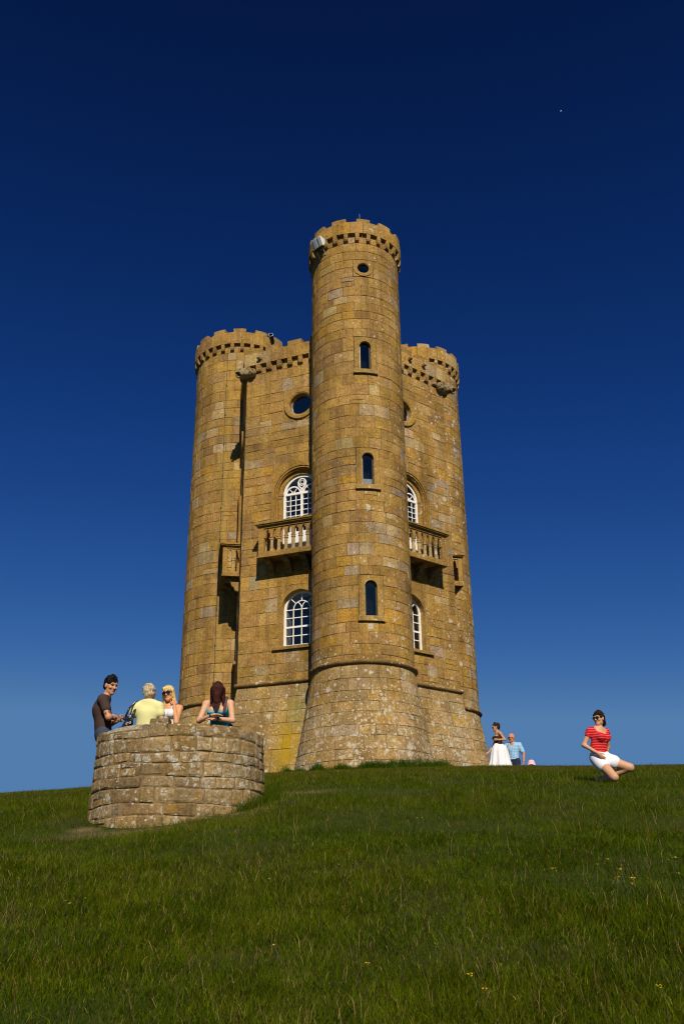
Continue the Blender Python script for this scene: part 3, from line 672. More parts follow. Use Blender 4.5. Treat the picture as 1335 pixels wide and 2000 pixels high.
# ------------------------------------------------------------------ signed-distance sculpting (bodies, carved heads)
class SDF:
    def __init__(s): s.p = []
    def rc(s, a, b, ra, rb, k=.03, flat=None, sub=False):
        s.p.append(('rc', np.array(a, float), np.array(b, float), ra, rb, k, flat, sub)); return s
    def el(s, c, r, k=.03, R=None, sub=False):
        s.p.append(('el', np.array(c, float), np.array(r, float), None if R is None else np.array(R, float), None, k, None, sub)); return s
    def fn(s, f, mode='max'): s.p.append(('fn', f, mode, None, None, None, None, None)); return s
    def bounds(s):
        lo = []; hi = []
        for q in s.p:
            if q[0] == 'fn' or q[7]: continue
            if q[0] == 'rc': m = max(q[3], q[4]); lo.append(np.minimum(q[1], q[2])-m); hi.append(np.maximum(q[1], q[2])+m)
            else: m = max(q[2]); lo.append(q[1]-m); hi.append(q[1]+m)
        return np.min(lo, 0), np.max(hi, 0)
    def mesh(s, h, infl=0., pad=.03):
        lo, hi = s.bounds(); lo -= pad+infl; hi += pad+infl
        ax = [np.arange(lo[i], hi[i]+h, h) for i in range(3)]
        sh = tuple(len(a) for a in ax); D = np.full(sh, 9.0)
        for q in s.p:
            if q[0] == 'fn':
                X, Y, Z = np.meshgrid(*ax, indexing='ij'); v = q[1](X, Y, Z); D = np.maximum(D, v) if q[2] == 'max' else D+v; continue
            if q[0] == 'rc': m = max(q[3], q[4]); l = np.minimum(q[1], q[2])-m; u = np.maximum(q[1], q[2])+m
            else: m = max(q[2]); l = q[1]-m; u = q[1]+m
            mg = q[5]+.05+infl; sl = []
            for i in range(3):
                a = max(0, int((l[i]-mg-lo[i])/h)); b = min(sh[i], int((u[i]+mg-lo[i])/h)+2); sl.append(slice(a, max(a+1, b)))
            sl = tuple(sl)
            X, Y, Z = np.meshgrid(ax[0][sl[0]], ax[1][sl[1]], ax[2][sl[2]], indexing='ij'); P = np.stack([X, Y, Z], -1)
            if q[0] == 'rc':
                a, b = q[1], q[2]; ab = b-a; W = P-a; L2 = ab@ab
                if q[6] is not None:          # squash along a direction
                    dr, kf = np.array(q[6][:3], float), q[6][3]; dr /= np.linalg.norm(dr)
                    t = np.clip((W@ab)/max(L2, 1e-9), 0, 1); Q = W-t[..., None]*ab; c = Q@dr; Q = Q+(c*(1/kf-1))[..., None]*dr; d = np.sqrt((Q**2).sum(-1))-(q[3]+(q[4]-q[3])*t); d = d*(kf+.15 if kf < .85 else 1)
                else:
                    t = np.clip((W@ab)/max(L2, 1e-9), 0, 1); d = np.sqrt(((W-t[..., None]*ab)**2).sum(-1))-(q[3]+(q[4]-q[3])*t)
            else:
                W = P-q[1]
                if q[3] is not None: W = W@q[3]
                k0 = np.sqrt(((W/q[2])**2).sum(-1)); k1 = np.sqrt(((W/q[2]**2)**2).sum(-1)); d = k0*(k0-1)/np.maximum(k1, 1e-6)
            d = d-infl; k = q[5]; B = D[sl]
            if q[7]: hh = np.maximum(k-np.abs(B+d), 0)/k; D[sl] = np.maximum(B, -d)+hh*hh*k/4
            else: hh = np.maximum(k-np.abs(B-d), 0)/k; D[sl] = np.minimum(B, d)-hh*hh*k/4
        return surface_nets(D, lo, h)
def surface_nets(D, lo, h):
    s = D < 0; n = D.shape
    cs = np.zeros((n[0]-1, n[1]-1, n[2]-1), int)
    for i in (0, 1):
        for j in (0, 1):
            for k in (0, 1): cs += s[i:n[0]-1+i, j:n[1]-1+j, k:n[2]-1+k]
    act = (cs > 0) & (cs < 8); I = np.argwhere(act)
    vid = -np.ones(act.shape, int); vid[act] = np.arange(len(I)); acc = np.zeros((len(I), 3)); cnt = np.zeros(len(I))
    crn = [(i, j, k) for i in (0, 1) for j in (0, 1) for k in (0, 1)]
    for a in crn:
        for ax in range(3):
            if a[ax]: continue
            b = list(a); b[ax] = 1
            da = D[I[:, 0]+a[0], I[:, 1]+a[1], I[:, 2]+a[2]]; db = D[I[:, 0]+b[0], I[:, 1]+b[1], I[:, 2]+b[2]]
            c = (da < 0) != (db < 0); t = np.where(c, da/np.where(c, da-db, 1), 0)
            p = np.tile(np.array(a, float), (len(I), 1)); p[:, ax] += t; acc[c] += p[c]; cnt[c] += 1
    V = (I+acc/np.maximum(cnt, 1)[:, None])*h+lo; Q = []
    for ax in range(3):
        o = [q for q in range(3) if q != ax]
        sl0 = [slice(None)]*3; sl1 = [slice(None)]*3; sl0[ax] = slice(0, n[ax]-1); sl1[ax] = slice(1, n[ax])
        e = s[tuple(sl0)] != s[tuple(sl1)]; E = np.argwhere(e)
        ok = (E[:, o[0]] > 0) & (E[:, o[1]] > 0) & (E[:, o[0]] < n[o[0]]-1) & (E[:, o[1]] < n[o[1]]-1); E = E[ok]
        ins = s[tuple(sl0)][E[:, 0], E[:, 1], E[:, 2]]
        def v(d0, d1): q = E.copy(); q[:, o[0]] += d0; q[:, o[1]] += d1; return vid[q[:, 0], q[:, 1], q[:, 2]]
        quad = np.stack([v(-1, -1), v(0, -1), v(0, 0), v(-1, 0)], 1)
        if ax == 1: ins = ~ins
        quad[~ins] = quad[~ins][:, ::-1]; Q.append(quad)
    return V, np.concatenate(Q)

def noise3(X, Y, Z, s=1.):
    return (np.sin(X*11*s+1.7*np.sin(Z*9*s))*np.sin(Z*14*s+1.3*np.sin(Y*8*s))+.6*np.sin(X*23*s+Z*17*s+Y*12*s))
# gargoyles at the two free corners
for ci in (1, 5):
    o2 = PV[ci]/np.hypot(*PV[ci]); sd_ = np.array([-o2[1], o2[0]]); zg = 11.28
    def W3(f, l, z): return np.array([PV[ci][0]+o2[0]*f+sd_[0]*l, PV[ci][1]+o2[1]*f+sd_[1]*l, zg+z])
    s = SDF(); s.rc(W3(-.12, 0, .02), W3(.14, 0, .05), .20, .19, .05); s.el(W3(.21, 0, .04), (.19, .19, .19), .06)
    s.rc(W3(.26, 0, .0), W3(.36, 0, -.05), .155, .14, .04); s.rc(W3(.36, 0, -.08), W3(.52, 0, -.13), .10, .10, .01, sub=True); s.rc(W3(.36, 0, -.17), W3(.41, 0, -.18), .045, .035, .015)
    for sg in (1, -1):
        s.rc(W3(.16, sg*.12, .18), W3(.13, sg*.17, .25), .06, .03, .03); s.el(W3(.31, sg*.085, .13), (.055, .055, .05), .02); s.el(W3(.36, sg*.07, .10), (.025, .025, .025), .01, sub=True)
        s.el(W3(-.03, sg*.24, .03), (.15, .19, .17), .05, np.stack([np.array([o2[0], o2[1], 0]), np.array([sd_[0], sd_[1], 0]), np.array([0, 0, 1.])], 1))
        for k in range(3): s.rc(W3(.07, sg*(.20+.075*k), .20-.02*k), W3(.05-.02*k, sg*(.24+.075*k), -.14+.04*k), .018, .014, .006, sub=True)
    s.fn(lambda X, Y, Z: .013*noise3(X, Y, Z, 1.9), 'add')
    V, Q = s.mesh(.02); mesh_obj('gargoyle', V, Q, M['dark_stone'], TW, True, W3(.2, 0, 0), np.tile(np.array([.25, .20, .12]), (len(V), 1)))

def tube(mb, pts, r, n=8, col=None, cap=True):
    P = [Vector(q) for q in pts]; vs = []; fs = []
    for i, p in enumerate(P):
        t = (P[min(i+1, len(P)-1)]-P[max(i-1, 0)]).normalized(); a = t.orthogonal().normalized() if abs(t.z) > .9 else t.cross(Vector((0, 0, 1))).normalized(); b = t.cross(a)
        rr = r[i] if isinstance(r, (list, tuple)) else r
        vs += [p+a*rr*math.cos(2*math.pi*k/n)+b*rr*math.sin(2*math.pi*k/n) for k in range(n)]
    for i in range(len(P)-1):
        for k in range(n): l = (k+1) % n; fs.append((i*n+k, i*n+l, (i+1)*n+l, (i+1)*n+k))
    if cap: fs += [tuple(range(n))[::-1], tuple((len(P)-1)*n+k for k in range(n))]
    mb.add(vs, fs, col)
# floodlight on the stair turret, flue, lightning rod, conductor cable
fl = Vector((-.64, -5.42, 14.9)); mb = MB()
T0 = TUR[0]; sf = -1.29*RF
a_ = T0.a0-1.0
def FLf(q, n, z): return T0(sf_+q, n, z)
sf_ = (math.atan2(fl.y-T0.c[1], fl.x-T0.c[0])-T0.a0)*RF
mb = MB(); prism(mb, FLf, [(.14, 14.92), (.22, 14.80), (.28, 14.80), (.42, 15.07), (.39, 15.12), (.14, 15.10)], -.20, .20, 2)
FL = mb.build('floodlight', M['white_metal'], TW)
mb = MB(); boxm(mb, FLf, -.17, .17, .16, .26, 14.775, 14.802); mb.build('lamp_glass', M['black_metal'], FL)
mb = MB()
for q in (-.17, .12): tube(mb, [FLf(q, .0, 14.55), FLf(q, .22, 14.88), FLf(q, .24, 14.98)], .016, 6)
mb.build('bracket', M['grey_metal'], FL)
mb = MB(); 
for q in (-.1, .1): tube(mb, [FLf(q, .285, 14.80), FLf(q, .425, 15.07), FLf(q, .39, 15.125)], .008, 6)
mb.build('fin', M['black_metal'], FL)
mb = MB(); tube(mb, [(-2.43, -1.10, 12.9), (-2.45, -1.15, 13.40), (-2.49, -1.32, 13.66), (-2.53, -1.62, 13.76)], .085, 14, cap=False); fo = mb.build('flue_pipe', M['black_metal'], TW, True)
mb = MB(); pts = [Vector((-2.53, -1.62, 13.76))]; ax = Vector((-.1, -.9, .30)).normalized(); a1 = ax.orthogonal().normalized(); b1 = ax.cross(a1)
tube(mb, [pts[0]+a1*.09*math.cos(t)+b1*.09*math.sin(t) for t in np.linspace(0, 2*math.pi, 17)], .018, 6, cap=False); mb.build('rim', M['grey_metal'], fo)
mb = MB(); tube(mb, [(.85, -5.70, 15.2), (.85, -5.70, 16.02)], [.014, .008], 6); mb.build('lightning_rod', M['grey_metal'], TW)
T2 = TUR[1]; aC = math.radians(-90-12.0); qC = ((aC-T2.a0+math.pi) % (2*math.pi)-math.pi)*RL
mb = MB(); tube(mb, [T2(qC+.01*math.sin(z), .03, z) for z in np.linspace(-.2, 14.17, 40)], .009, 6)
cb = mb.build('lightning_cable', M['cable'], TW)
for z in np.arange(.6, 13.5, 1.3):
    mb = MB(); boxm(mb, T2, qC-.018, qC+.018, .005, .042, z, z+.035); mb.build('clip', M['cable'], cb)

# ------------------------------------------------------------------ round rubble bastion
BC = np.array([-2.225, -18.3]); BR = 1.14; BZ0, BZ1 = -5.95, -4.27
BT = empty('rubble_wall', (BC[0], BC[1], -5.5), 'low curved wall of rough weathered stone blocks on the grassy slope with people leaning over it', 'stone wall')
class Ring:
    def __init__(s): s.r = BR
    def __call__(s, q, n, z):
        R = BR+.05*(BZ1-z)/1.5+n; a = -math.pi/2+q/BR; return (BC[0]+R*math.cos(a), BC[1]+R*math.sin(a), z)
RG = Ring()
A0, A1 = math.radians(-105)*BR, math.radians(150)*BR
mb = MB(); boxm(mb, RG, A0+.02, A1-.02, -.36, -.012, BZ0, BZ1-.06, 40); mb.build('wall_core', M['mortar'], BT)
def rough_stone(q0, q1, z0, z1, outer=True, top=False):
    g_ = .007; ns, nz = 3, 2; vs = []; fs = []; jz = lambda a: rng.uniform(-a, a)
    dn = rng.uniform(-.003, .013); n_in = -.06 if outer else -.33
    cs = [(q0+g_+jz(.011), z0+g_+jz(.009)), (q1-g_+jz(.011), z0+g_+jz(.009)), (q1-g_+jz(.011), z1-g_+jz(.009)), (q0+g_+jz(.011), z1-g_+jz(.009))]
    wob = lambda q, z: (.012*math.sin(q*2.6+z*3)+.007*math.sin(q*6.1+z*11)) if BZ0+.05 < z < BZ1-.03 else 0
    def pt(u, v, n):
        q = (cs[0][0]*(1-u)+cs[1][0]*u)*(1-v)+(cs[3][0]*(1-u)+cs[2][0]*u)*v; z = (cs[0][1]*(1-u)+cs[1][1]*u)*(1-v)+(cs[3][1]*(1-u)+cs[2][1]*u)*v
        return RG(q, n, z+wob(q, z))
    us = [0, .1, .5, .9, 1]; vv = [0, .16, .84, 1]
    grid = {}
    for i, u in enumerate(us):
        for j, v in enumerate(vv):
            edge = (i in (0, len(us)-1))+(j in (0, len(vv)-1)); n = dn-.008*edge+jz(.005); grid[i, j] = len(vs); vs.append(pt(u+(jz(.03) if edge == 0 else 0), v+(jz(.05) if edge == 0 else 0), n))
    for i in range(len(us)-1):
        for j in range(len(vv)-1): fs.append((grid[i, j], grid[i+1, j], grid[i+1, j+1], grid[i, j+1]))
    per = [(i, 0) for i in range(5)]+[(4, j) for j in range(1, 4)]+[(i, 3) for i in range(3, -1, -1)]+[(0, j) for j in range(2, 0, -1)]
    back = []
    for (i, j) in per: back.append(len(vs)); vs.append(pt(us[i], vv[j], n_in))
    for k in range(len(per)):
        l = (k+1) % len(per); fs.append((grid[per[k]], back[k], back[l], grid[per[l]]))
    if top: fs.append(tuple(back[::-1]))
    c = stone_tint(); gy_ = rng.uniform(.35, .95); c = tuple(a*(1-gy_)+b*gy_ for a, b in zip(c, (.36, .275, .155))); k = rng.uniform(.8, 1.15); c = tuple(q*k for q in c)
    mb = MB(); mb.add(vs, fs, c); mb.build('stone', M['rubble'], BT)
zz = [BZ0]
for h in (.2, .17, .16, .15, .19, .14, .17, .13, .19, .16): zz.append(zz[-1]+h*(BZ1-BZ0)/1.66)
for i, (a, b) in enumerate(zip(zz, zz[1:])):
    last = i == len(zz)-2; x = A0
    while x < A1-.01:
        wd = rng.uniform(.16, .42); 
        if A1-(x+wd) < .18: wd = A1-x
        t = b+(rng.uniform(-.02, .035) if last else 0)-(.07 if last and -1.25 < x < -.45 else 0)
        if not last and b-a > .155 and rng.random() < .10: m_ = a+(b-a)*rng.uniform(.4, .6); rough_stone(x, x+wd, a, m_); rough_stone(x, x+wd, m_, b)
        else: rough_stone(x, x+wd, a, t, outer=not last, top=last)
        x += wd
# one block sitting proud on top of the wall, pale mortar bedding
q = -.02; mb = MB(); mb.col = (.26, .19, .10); prism(mb, RG, [(-.30, BZ1+.0), (-.03, BZ1-.01), (-.025, BZ1+.03), (-.045, BZ1+.07), (-.09, BZ1+.08), (-.28, BZ1+.075)], -.25, .0, 3); mb.build('cap_stone', M['rubble'], BT)
mb = MB(); mb.col = (.52, .44, .33); prism(mb, RG, [(-.30, BZ1-.09), (-.01, BZ1-.09), (-.035, BZ1-.02), (-.12, BZ1+.02), (-.28, BZ1+.035)], -1.25, -.36, 8); mb.build('mortar_bed', M['rubble'], BT)

# ------------------------------------------------------------------ people
M['skin'] = tinted('skin', .55, .3, amount=.05)
def hair_mat():
    m, n, b, o = newmat('hair'); b.inputs['Roughness'].default_value = .62; b.inputs['Specular IOR Level'].default_value = .12
    at = N(n, 'ShaderNodeAttribute', attribute_name='tint'); g = N(n, 'ShaderNodeNewGeometry'); mp = N(n, 'ShaderNodeMapping'); mp.inputs['Scale'].default_value = (1, 1, .14); n.links.new(g.outputs['Position'], mp.inputs[0])
    nz = N(n, 'ShaderNodeTexNoise', Scale=95., Detail=5.0); n.links.new(mp.outputs[0], nz.inputs['Vector']); r = ramp(n, nz.outputs[0], [(.3, (.35,)*3), (.7, (1.55,)*3)])
    n.links.new(mixc(n, 1.0, at.outputs['Color'], r.outputs[0], 'MULTIPLY'), b.inputs['Base Color']); bp = N(n, 'ShaderNodeBump', Strength=.8, Distance=.012); n.links.new(nz.outputs[0], bp.inputs['Height']); n.links.new(bp.outputs[0], b.inputs['Normal']); return m
M['hair'] = hair_mat()
M['cloth'] = tinted('cotton', .85, .15, bump=.25, scale=220, amount=.06)
M['denim'] = tinted('denim', .85, .15, amount=.12, scale=60)
M['leather'] = tinted('leather', .35, .5, bump=.3, scale=25, amount=.2)
M['lens'] = plain('dark_lens', (.012, .010, .009), .12, .6)
M['shoe'] = plain('shoe', (.03, .028, .03), .5, .3)
M['gold'] = plain('watch_metal', (.6, .55, .42), .25, .5, metal=.9)
def stripe_mat():
    m, n, b, o = newmat('red_striped_jersey'); b.inputs['Roughness'].default_value = .85; b.inputs['Specular IOR Level'].default_value = .12
    g = N(n, 'ShaderNodeNewGeometry'); wv = N(n, 'ShaderNodeTexWave', Scale=1.0, Distortion=.25, bands_direction='Z'); wv.inputs['Scale'].default_value = 8.2; n.links.new(g.outputs['Position'], wv.inputs['Vector'])
    r = ramp(n, wv.outputs[0], [(.72, (.50, .006, .010)), (.93, (.68, .12, .11))]); n.links.new(r.outputs[0], b.inputs['Base Color']); return m
def check_mat():
    m, n, b, o = newmat('blue_checked_cotton'); b.inputs['Roughness'].default_value = .85; b.inputs['Specular IOR Level'].default_value = .12
    g = N(n, 'ShaderNodeNewGeometry'); c = None
    for d in 'XZ':
        wv = N(n, 'ShaderNodeTexWave', Scale=7.0, Distortion=.3, bands_direction=d); n.links.new(g.outputs['Position'], wv.inputs['Vector'])
        r = ramp(n, wv.outputs[0], [(.6, (0, 0, 0)), (.85, (1, 1, 1))]); c = r.outputs[0] if c is None else mixc(n, .5, c, r.outputs[0])
    n.links.new(mixc(n, c, (.16, .40, .66), (.50, .62, .74)), b.inputs['Base Color']); return m
M['stripe'] = stripe_mat(); M['check'] = check_mat()

def noise3(X, Y, Z, s=1.):
    return (np.sin(X*11*s+1.7*np.sin(Z*9*s))*np.sin(Z*14*s+1.3*np.sin(Y*8*s))+.6*np.sin(X*23*s+Z*17*s+Y*12*s))
class Person:
    def __init__(p, label, loc, heading, H=1.7, skin=(.52, .28, .17), fem=False, group=None, build=1.0):
        p.h = math.radians(heading); p.k = H/1.75; p.fem = fem; p.b = build; p.skin = skin
        p.root = empty('person', loc, label, 'person', group); p.loc = np.array(loc, float)
        k = p.k; w_ = .165 if fem else .19
        p.J = {}
        def set_(**kw):
            for a, b in kw.items(): p.J[a] = np.array(b, float)*k
        set_(pelvis=(0, 0, .95), waist=(0, 0, 1.10), chest=(.0, 0, 1.29), neck=(-.01, 0, 1.47), head=(.02, 0, 1.62))
        for s, q in (('l', 1), ('r', -1)):
            set_(**{'sh'+s: (-.01, q*w_, 1.385), 'el'+s: (-.04, q*(w_+.07), 1.13), 'wr'+s: (.04, q*(w_+.08), .88), 'hd'+s: (.07, q*(w_+.07), .79),
                    'hip'+s: (0, q*.09, .93), 'kn'+s: (.02, q*.10, .50), 'an'+s: (-.02, q*.10, .085), 'to'+s: (.13, q*.12, .035)})
        p.head_yaw = p.head_pitch = p.head_roll = 0
    def set(p, **kw):
        for a, b in kw.items(): p.J[a] = np.array(b, float)*p.k
    def w(p, v):
        c, s = math.cos(p.h), math.sin(p.h); v = np.asarray(v, float); return np.array([v[0]*c-v[1]*s, v[0]*s+v[1]*c, v[2]])
    def j(p, n): return p.w(p.J[n])
    def dirv(p, v): return p.w(v)
    def torso(p, s, infl=0, k=.05, lower=True):
        b = p.b*p.k; f = tuple(p.dirv((1, 0, 0)))
        wr = .125 if not p.fem else .112
        s.rc(p.j('waist'), p.j('chest'), wr*b, (.155 if not p.fem else .13)*b, k, f+(.72,))
        if lower: s.rc(p.j('pelvis'), p.j('waist'), (.15 if not p.fem else .155)*b, wr*b, k, f+(.74,))
        s.rc(p.j('chest'), (p.j('shl')+p.j('shr'))/2*.6+p.j('neck')*.4, (.155 if not p.fem else .13)*b, .075*b, k, f+(.72,))
        for q in 'lr': s.rc(p.j('neck')*.8+p.j('chest')*.2, p.j('sh'+q), .062*b, (.060 if not p.fem else .048)*b, .045)
        if p.fem:
            for q in (1, -1): s.el(p.j('chest')+p.dirv((.088*p.k, q*.068*p.k, -.01)), (.062*p.k,)*3, .03)
    def arm(p, s, q, t0=0, t1=2):
        b = p.k*(1 if not p.fem else .86)*(1+.5*(p.b-1)); A, B, C = p.j('sh'+q), p.j('el'+q), p.j('wr'+q)
        s.rc(A, B, .056*b, .044*b, .03)
        if t1 > 1: s.rc(B, C, .043*b, .029*b, .02)
    def leg(p, s, q):
        b = p.k*(1 if not p.fem else .98); t_ = getattr(p, 'thick', 1.); s.rc(p.j('hip'+q), p.j('kn'+q), .088*b*t_, .058*b*t_, .04); s.rc(p.j('kn'+q), p.j('an'+q), .055*b*t_, .036*b, .02)
        d = p.j('an'+q)-p.j('kn'+q); s.rc(p.j('kn'+q)+d*.12+p.dirv((-.022, 0, 0)), p.j('kn'+q)+d*.5+p.dirv((-.015, 0, 0)), .05*b, .04*b, .03)
        s.rc(p.j('an'+q)+np.array([0, 0, -.02]), p.j('to'+q), .042*b, .03*b, .02)
    def headframe(p):
        y, pi, r = (math.radians(a) for a in (p.head_yaw, p.head_pitch, p.head_roll))
        f = np.array([math.cos(p.h+y)*math.cos(pi), math.sin(p.h+y)*math.cos(pi), math.sin(pi)]); up = np.array([0, 0, 1.]); l = np.cross(up, f); l /= np.linalg.norm(l); u = np.cross(f, l)
        l2 = l*math.cos(r)+u*math.sin(r); u2 = -l*math.sin(r)+u*math.cos(r); return np.stack([f, l2, u2], 1)      # columns
    def hp(p, v): return p.j('head')+p.headframe()@(np.array(v)*p.k*(1.0 if not p.fem else .96))
    def body(p, hands=('l', 'r'), grip={}, tattoo=None):
        s = SDF(); p.torso(s)
        for q in 'lr': p.arm(s, q); p.leg(s, q)
        s.rc(p.j('neck')+np.array([0, 0, -.05]), p.hp((-.01, 0, -.05)), .058*p.k if not p.fem else .048*p.k, .052*p.k if not p.fem else .044*p.k, .02)
        V, Q = s.mesh(.013); Vs = [V]; Qs = [Q]; cols = [np.tile(np.array(p.skin), (len(V), 1))]
        if tattoo:
            A, B, C = p.j('sh'+tattoo), p.j('el'+tattoo), p.j('wr'+tattoo); da = np.minimum(np.linalg.norm(V-A, axis=1)+np.linalg.norm(V-B, axis=1)-np.linalg.norm(A-B), np.linalg.norm(V-B, axis=1)+np.linalg.norm(V-C, axis=1)-np.linalg.norm(C-B))
            mk = (da < .03) & (noise3(V[:, 0], V[:, 1], V[:, 2], 3.2) > .15); cols[0][mk] = np.array(p.skin)*.38
        # head: one surface, fine enough for the face
        h = SDF(); R = p.headframe(); K = p.k*(1.0 if not p.fem else .96)
        E = lambda c, r, k=.02, sub=False: h.el(p.hp(c), np.array(r)*K, k, R, sub)
        E((-.012, 0, .035), (.098, .076, .098)); E((.022, 0, -.04), (.068, .060, .078), .04); h.rc(p.hp((.035, .03, -.075)), p.hp((.062, 0, -.098)), .026*K, .024*K, .03); h.rc(p.hp((.035, -.03, -.075)), p.hp((.062, 0, -.098)), .026*K, .024*K, .03)
        h.rc(p.hp((.082, 0, .018)), p.hp((.108, 0, -.026)), .010*K, .0155*K, .012); E((.098, .012, -.032), (.012, .010, .008), .008); E((.098, -.012, -.032), (.012, .010, .008), .008)
        h.rc(p.hp((.078, .045, .026)), p.hp((.084, -.045, .026)), .014*K, .014*K, .015)
        for q in (1, -1):
            E((.092, q*.031, .006), (.010, .016, .009), .014, True); E((-.005, q*.079, -.008), (.024, .011, .034), .01); E((.068, q*.045, -.025), (.022, .022, .02), .02)
        E((.086, 0, -.054), (.014, .024, .0085), .01); E((.084, 0, -.066), (.014, .021, .009), .01)
        h.rc(p.hp((-.02, 0, -.06)), p.j('neck'), .05*K, .05*K, .03)
        V, Q = h.mesh(.0065); L = (V-p.j('head'))@R/K; c = np.tile(np.array(p.skin), (len(V), 1))
        lip = (np.abs(L[:, 1]) < .026) & (L[:, 2] < -.047) & (L[:, 2] > -.074) & (L[:, 0] > .078); c[lip] = np.array(p.skin)*np.array([.85, .5, .55])
        brow = (np.abs(np.abs(L[:, 1])-.032) < .022) & (np.abs(L[:, 2]-.031) < .006) & (L[:, 0] > .06); c[brow] = np.array(p.skin)*.25
        Vs.append(V); Qs.append(Q); cols.append(c)
        for q in hands:
            V, Q = p.hand(q, grip.get(q, .5)); Vs.append(V); Qs.append(Q); cols.append(np.tile(np.array(p.skin)*np.array([1.02, .95, .93]), (len(V), 1)))
        n = 0; QQ = []
        for V, Q in zip(Vs, Qs): QQ.append(Q+n); n += len(V)
        o = mesh_obj('body', np.concatenate(Vs)+p.loc, np.concatenate(QQ), M['skin'], p.root, True, p.loc, np.concatenate(cols))
        for q in (1, -1):
            mb = MB(); c = p.hp((.0795, q*.031, .006)); R = p.headframe(); vs = []; fs = []; cl = []
            for i in range(7):
                for k in range(10):
                    a = math.pi*i/6; b = 2*math.pi*k/10; v = np.array([math.cos(a), math.sin(a)*math.cos(b), math.sin(a)*math.sin(b)]); vs.append(c+p.loc+R@v*.0095*K); cl.append((.02, .015, .01) if i <= 1 else (.38, .36, .34))
            for i in range(6):
                for k in range(10): fs.append((i*10+k, (i+1)*10+k, (i+1)*10+(k+1) % 10, i*10+(k+1) % 10))
            mb.add(vs, fs, cl); mb.build('eye', M['skin'], o, True)
        return o
    def hand(p, q, curl=.5):
        W, T = p.j('wr'+q), p.j('hd'+q); K = p.k*(1 if not p.fem else .9); d = T-W; d = d/np.linalg.norm(d)
        e = p.j('wr'+q)-p.j('el'+q); up = p.J.get('pn'+q); n = p.dirv(up) if up is not None else np.cross(d, np.array([0, 0, 1.]) if abs(d[2]) < .8 else p.dirv((1, 0, 0)))
        n = n-d*(n@d); n /= np.linalg.norm(n); sd = np.cross(n, d)                 # n: back of hand to palm, sd: across
        s = SDF(); s.rc(W, W+d*.03*K, .026*K, .028*K, .015); s.rc(W+d*.03*K, W+d*.075*K, .038*K, .040*K, .01, tuple(n)+(.42,))
        lens = (.066, .076, .072, .056)
        for i in range(4):
            o = (i-1.5)*.0195*K; b = W+d*.085*K+sd*o; t1 = curl*.9; v1 = d*math.cos(t1*.6)+n*math.sin(t1*.6); v2 = d*math.cos(t1*1.5)+n*math.sin(t1*1.5)
            m = b+v1*lens[i]*.52*K+sd*o*.12; s.rc(b-d*.01, m, .0095*K, .0085*K, .005); s.rc(m, m+v2*lens[i]*.5*K, .0085*K, .007*K, .004)
        sg = -1
        b = W+d*.025*K+sd*sg*.03*K; m = b+(d*.75+sd*sg*.55+n*.35)*.04*K; s.rc(b, m, .014*K, .011*K, .008); s.rc(m, m+(d*.95+sd*sg*.1+n*.35*(1+curl))*.032*K, .0105*K, .0085*K, .004)
        return s.mesh(.0045, pad=.012)
    def garment(p, name, prims, mat, col, infl=.012, cuts=(), wr=.004, h=.014, parent=None):
        s = SDF(); prims(s)
        if wr: s.fn(lambda X, Y, Z: wr*noise3(X, Y, Z), 'add')
        for (pt, nr) in cuts:
            pt = np.array(pt, float)
            if isinstance(nr, float):
                s.fn((lambda pt, nr: lambda X, Y, Z: nr-np.sqrt((X-pt[0])**2+(Y-pt[1])**2+(Z-pt[2])**2))(pt, nr)); continue
            nr = np.array(nr, float); nr /= np.linalg.norm(nr)
            s.fn((lambda pt, nr: lambda X, Y, Z: ((X-pt[0])*nr[0]+(Y-pt[1])*nr[1]+(Z-pt[2])*nr[2])-infl*0)(pt, nr))
        V, Q = s.mesh(h, infl); return mesh_obj(name, V+p.loc, Q, mat, parent or p.root, True, p.loc, np.tile(np.array(col), (len(V), 1)))
    def sleeve(p, s, q, t):
        """upper-arm sleeve ending at fraction t"""
        A, B = p.j('sh'+q), p.j('el'+q); b = p.k*(1 if not p.fem else .86)*(1+.5*(p.b-1)); s.rc(A, A+(B-A)*max(.05, t-.10), .055*b, .053*b, .03)
    def hair(p, prims, col, cut=None, name='hair', nz=.006, h=.010):
        s = SDF(); R = p.headframe(); K = p.k*(1.0 if not p.fem else .96)
        prims(s, lambda c, r, k=.02, sub=False: s.el(p.hp(c), np.array(r)*K, k, R, sub), K)
        s.fn(lambda X, Y, Z: nz*noise3(X, Y, Z, 3.1)+nz*.6*np.sin(X*95+3*np.sin(Z*31))*np.sin(Y*88+Z*40), 'add')
        V, Q = s.mesh(h); return mesh_obj(name, V+p.loc, Q, M['hair'], p.root, True, p.loc, np.tile(np.array(col), (len(V), 1)))
    def shades(p, w_=.034, hgt=.026):
        mb = MB(); R = p.headframe(); K = p.k*.96 if p.fem else p.k; X = lambda c: p.hp(c)+p.loc
        for q in (1, -1):
            vs = []; m = 14
            for d in (.0, .006):
                for t in range(m): a = 2*math.pi*t/m; vs.append(X((.107+d-.02*abs(.6*(1+math.cos(a))*.5), q*(.034+w_*math.cos(a)*.92), .004+hgt*math.sin(a))))
            mb.add(vs, [tuple(range(m)), tuple(range(2*m-1, m-1, -1))]+[(t, (t+1) % m, m+(t+1) % m, m+t) for t in range(m)])
            tube(mb, [X((.095, q*.066, .012)), X((.05, q*.080, .012)), X((-.01, q*.082, .01))], .005, 6)
        tube(mb, [X((.110, .012, .01)), X((.110, -.012, .01))], .004, 6)
        return mb.build('sunglasses', M['lens'], p.root)
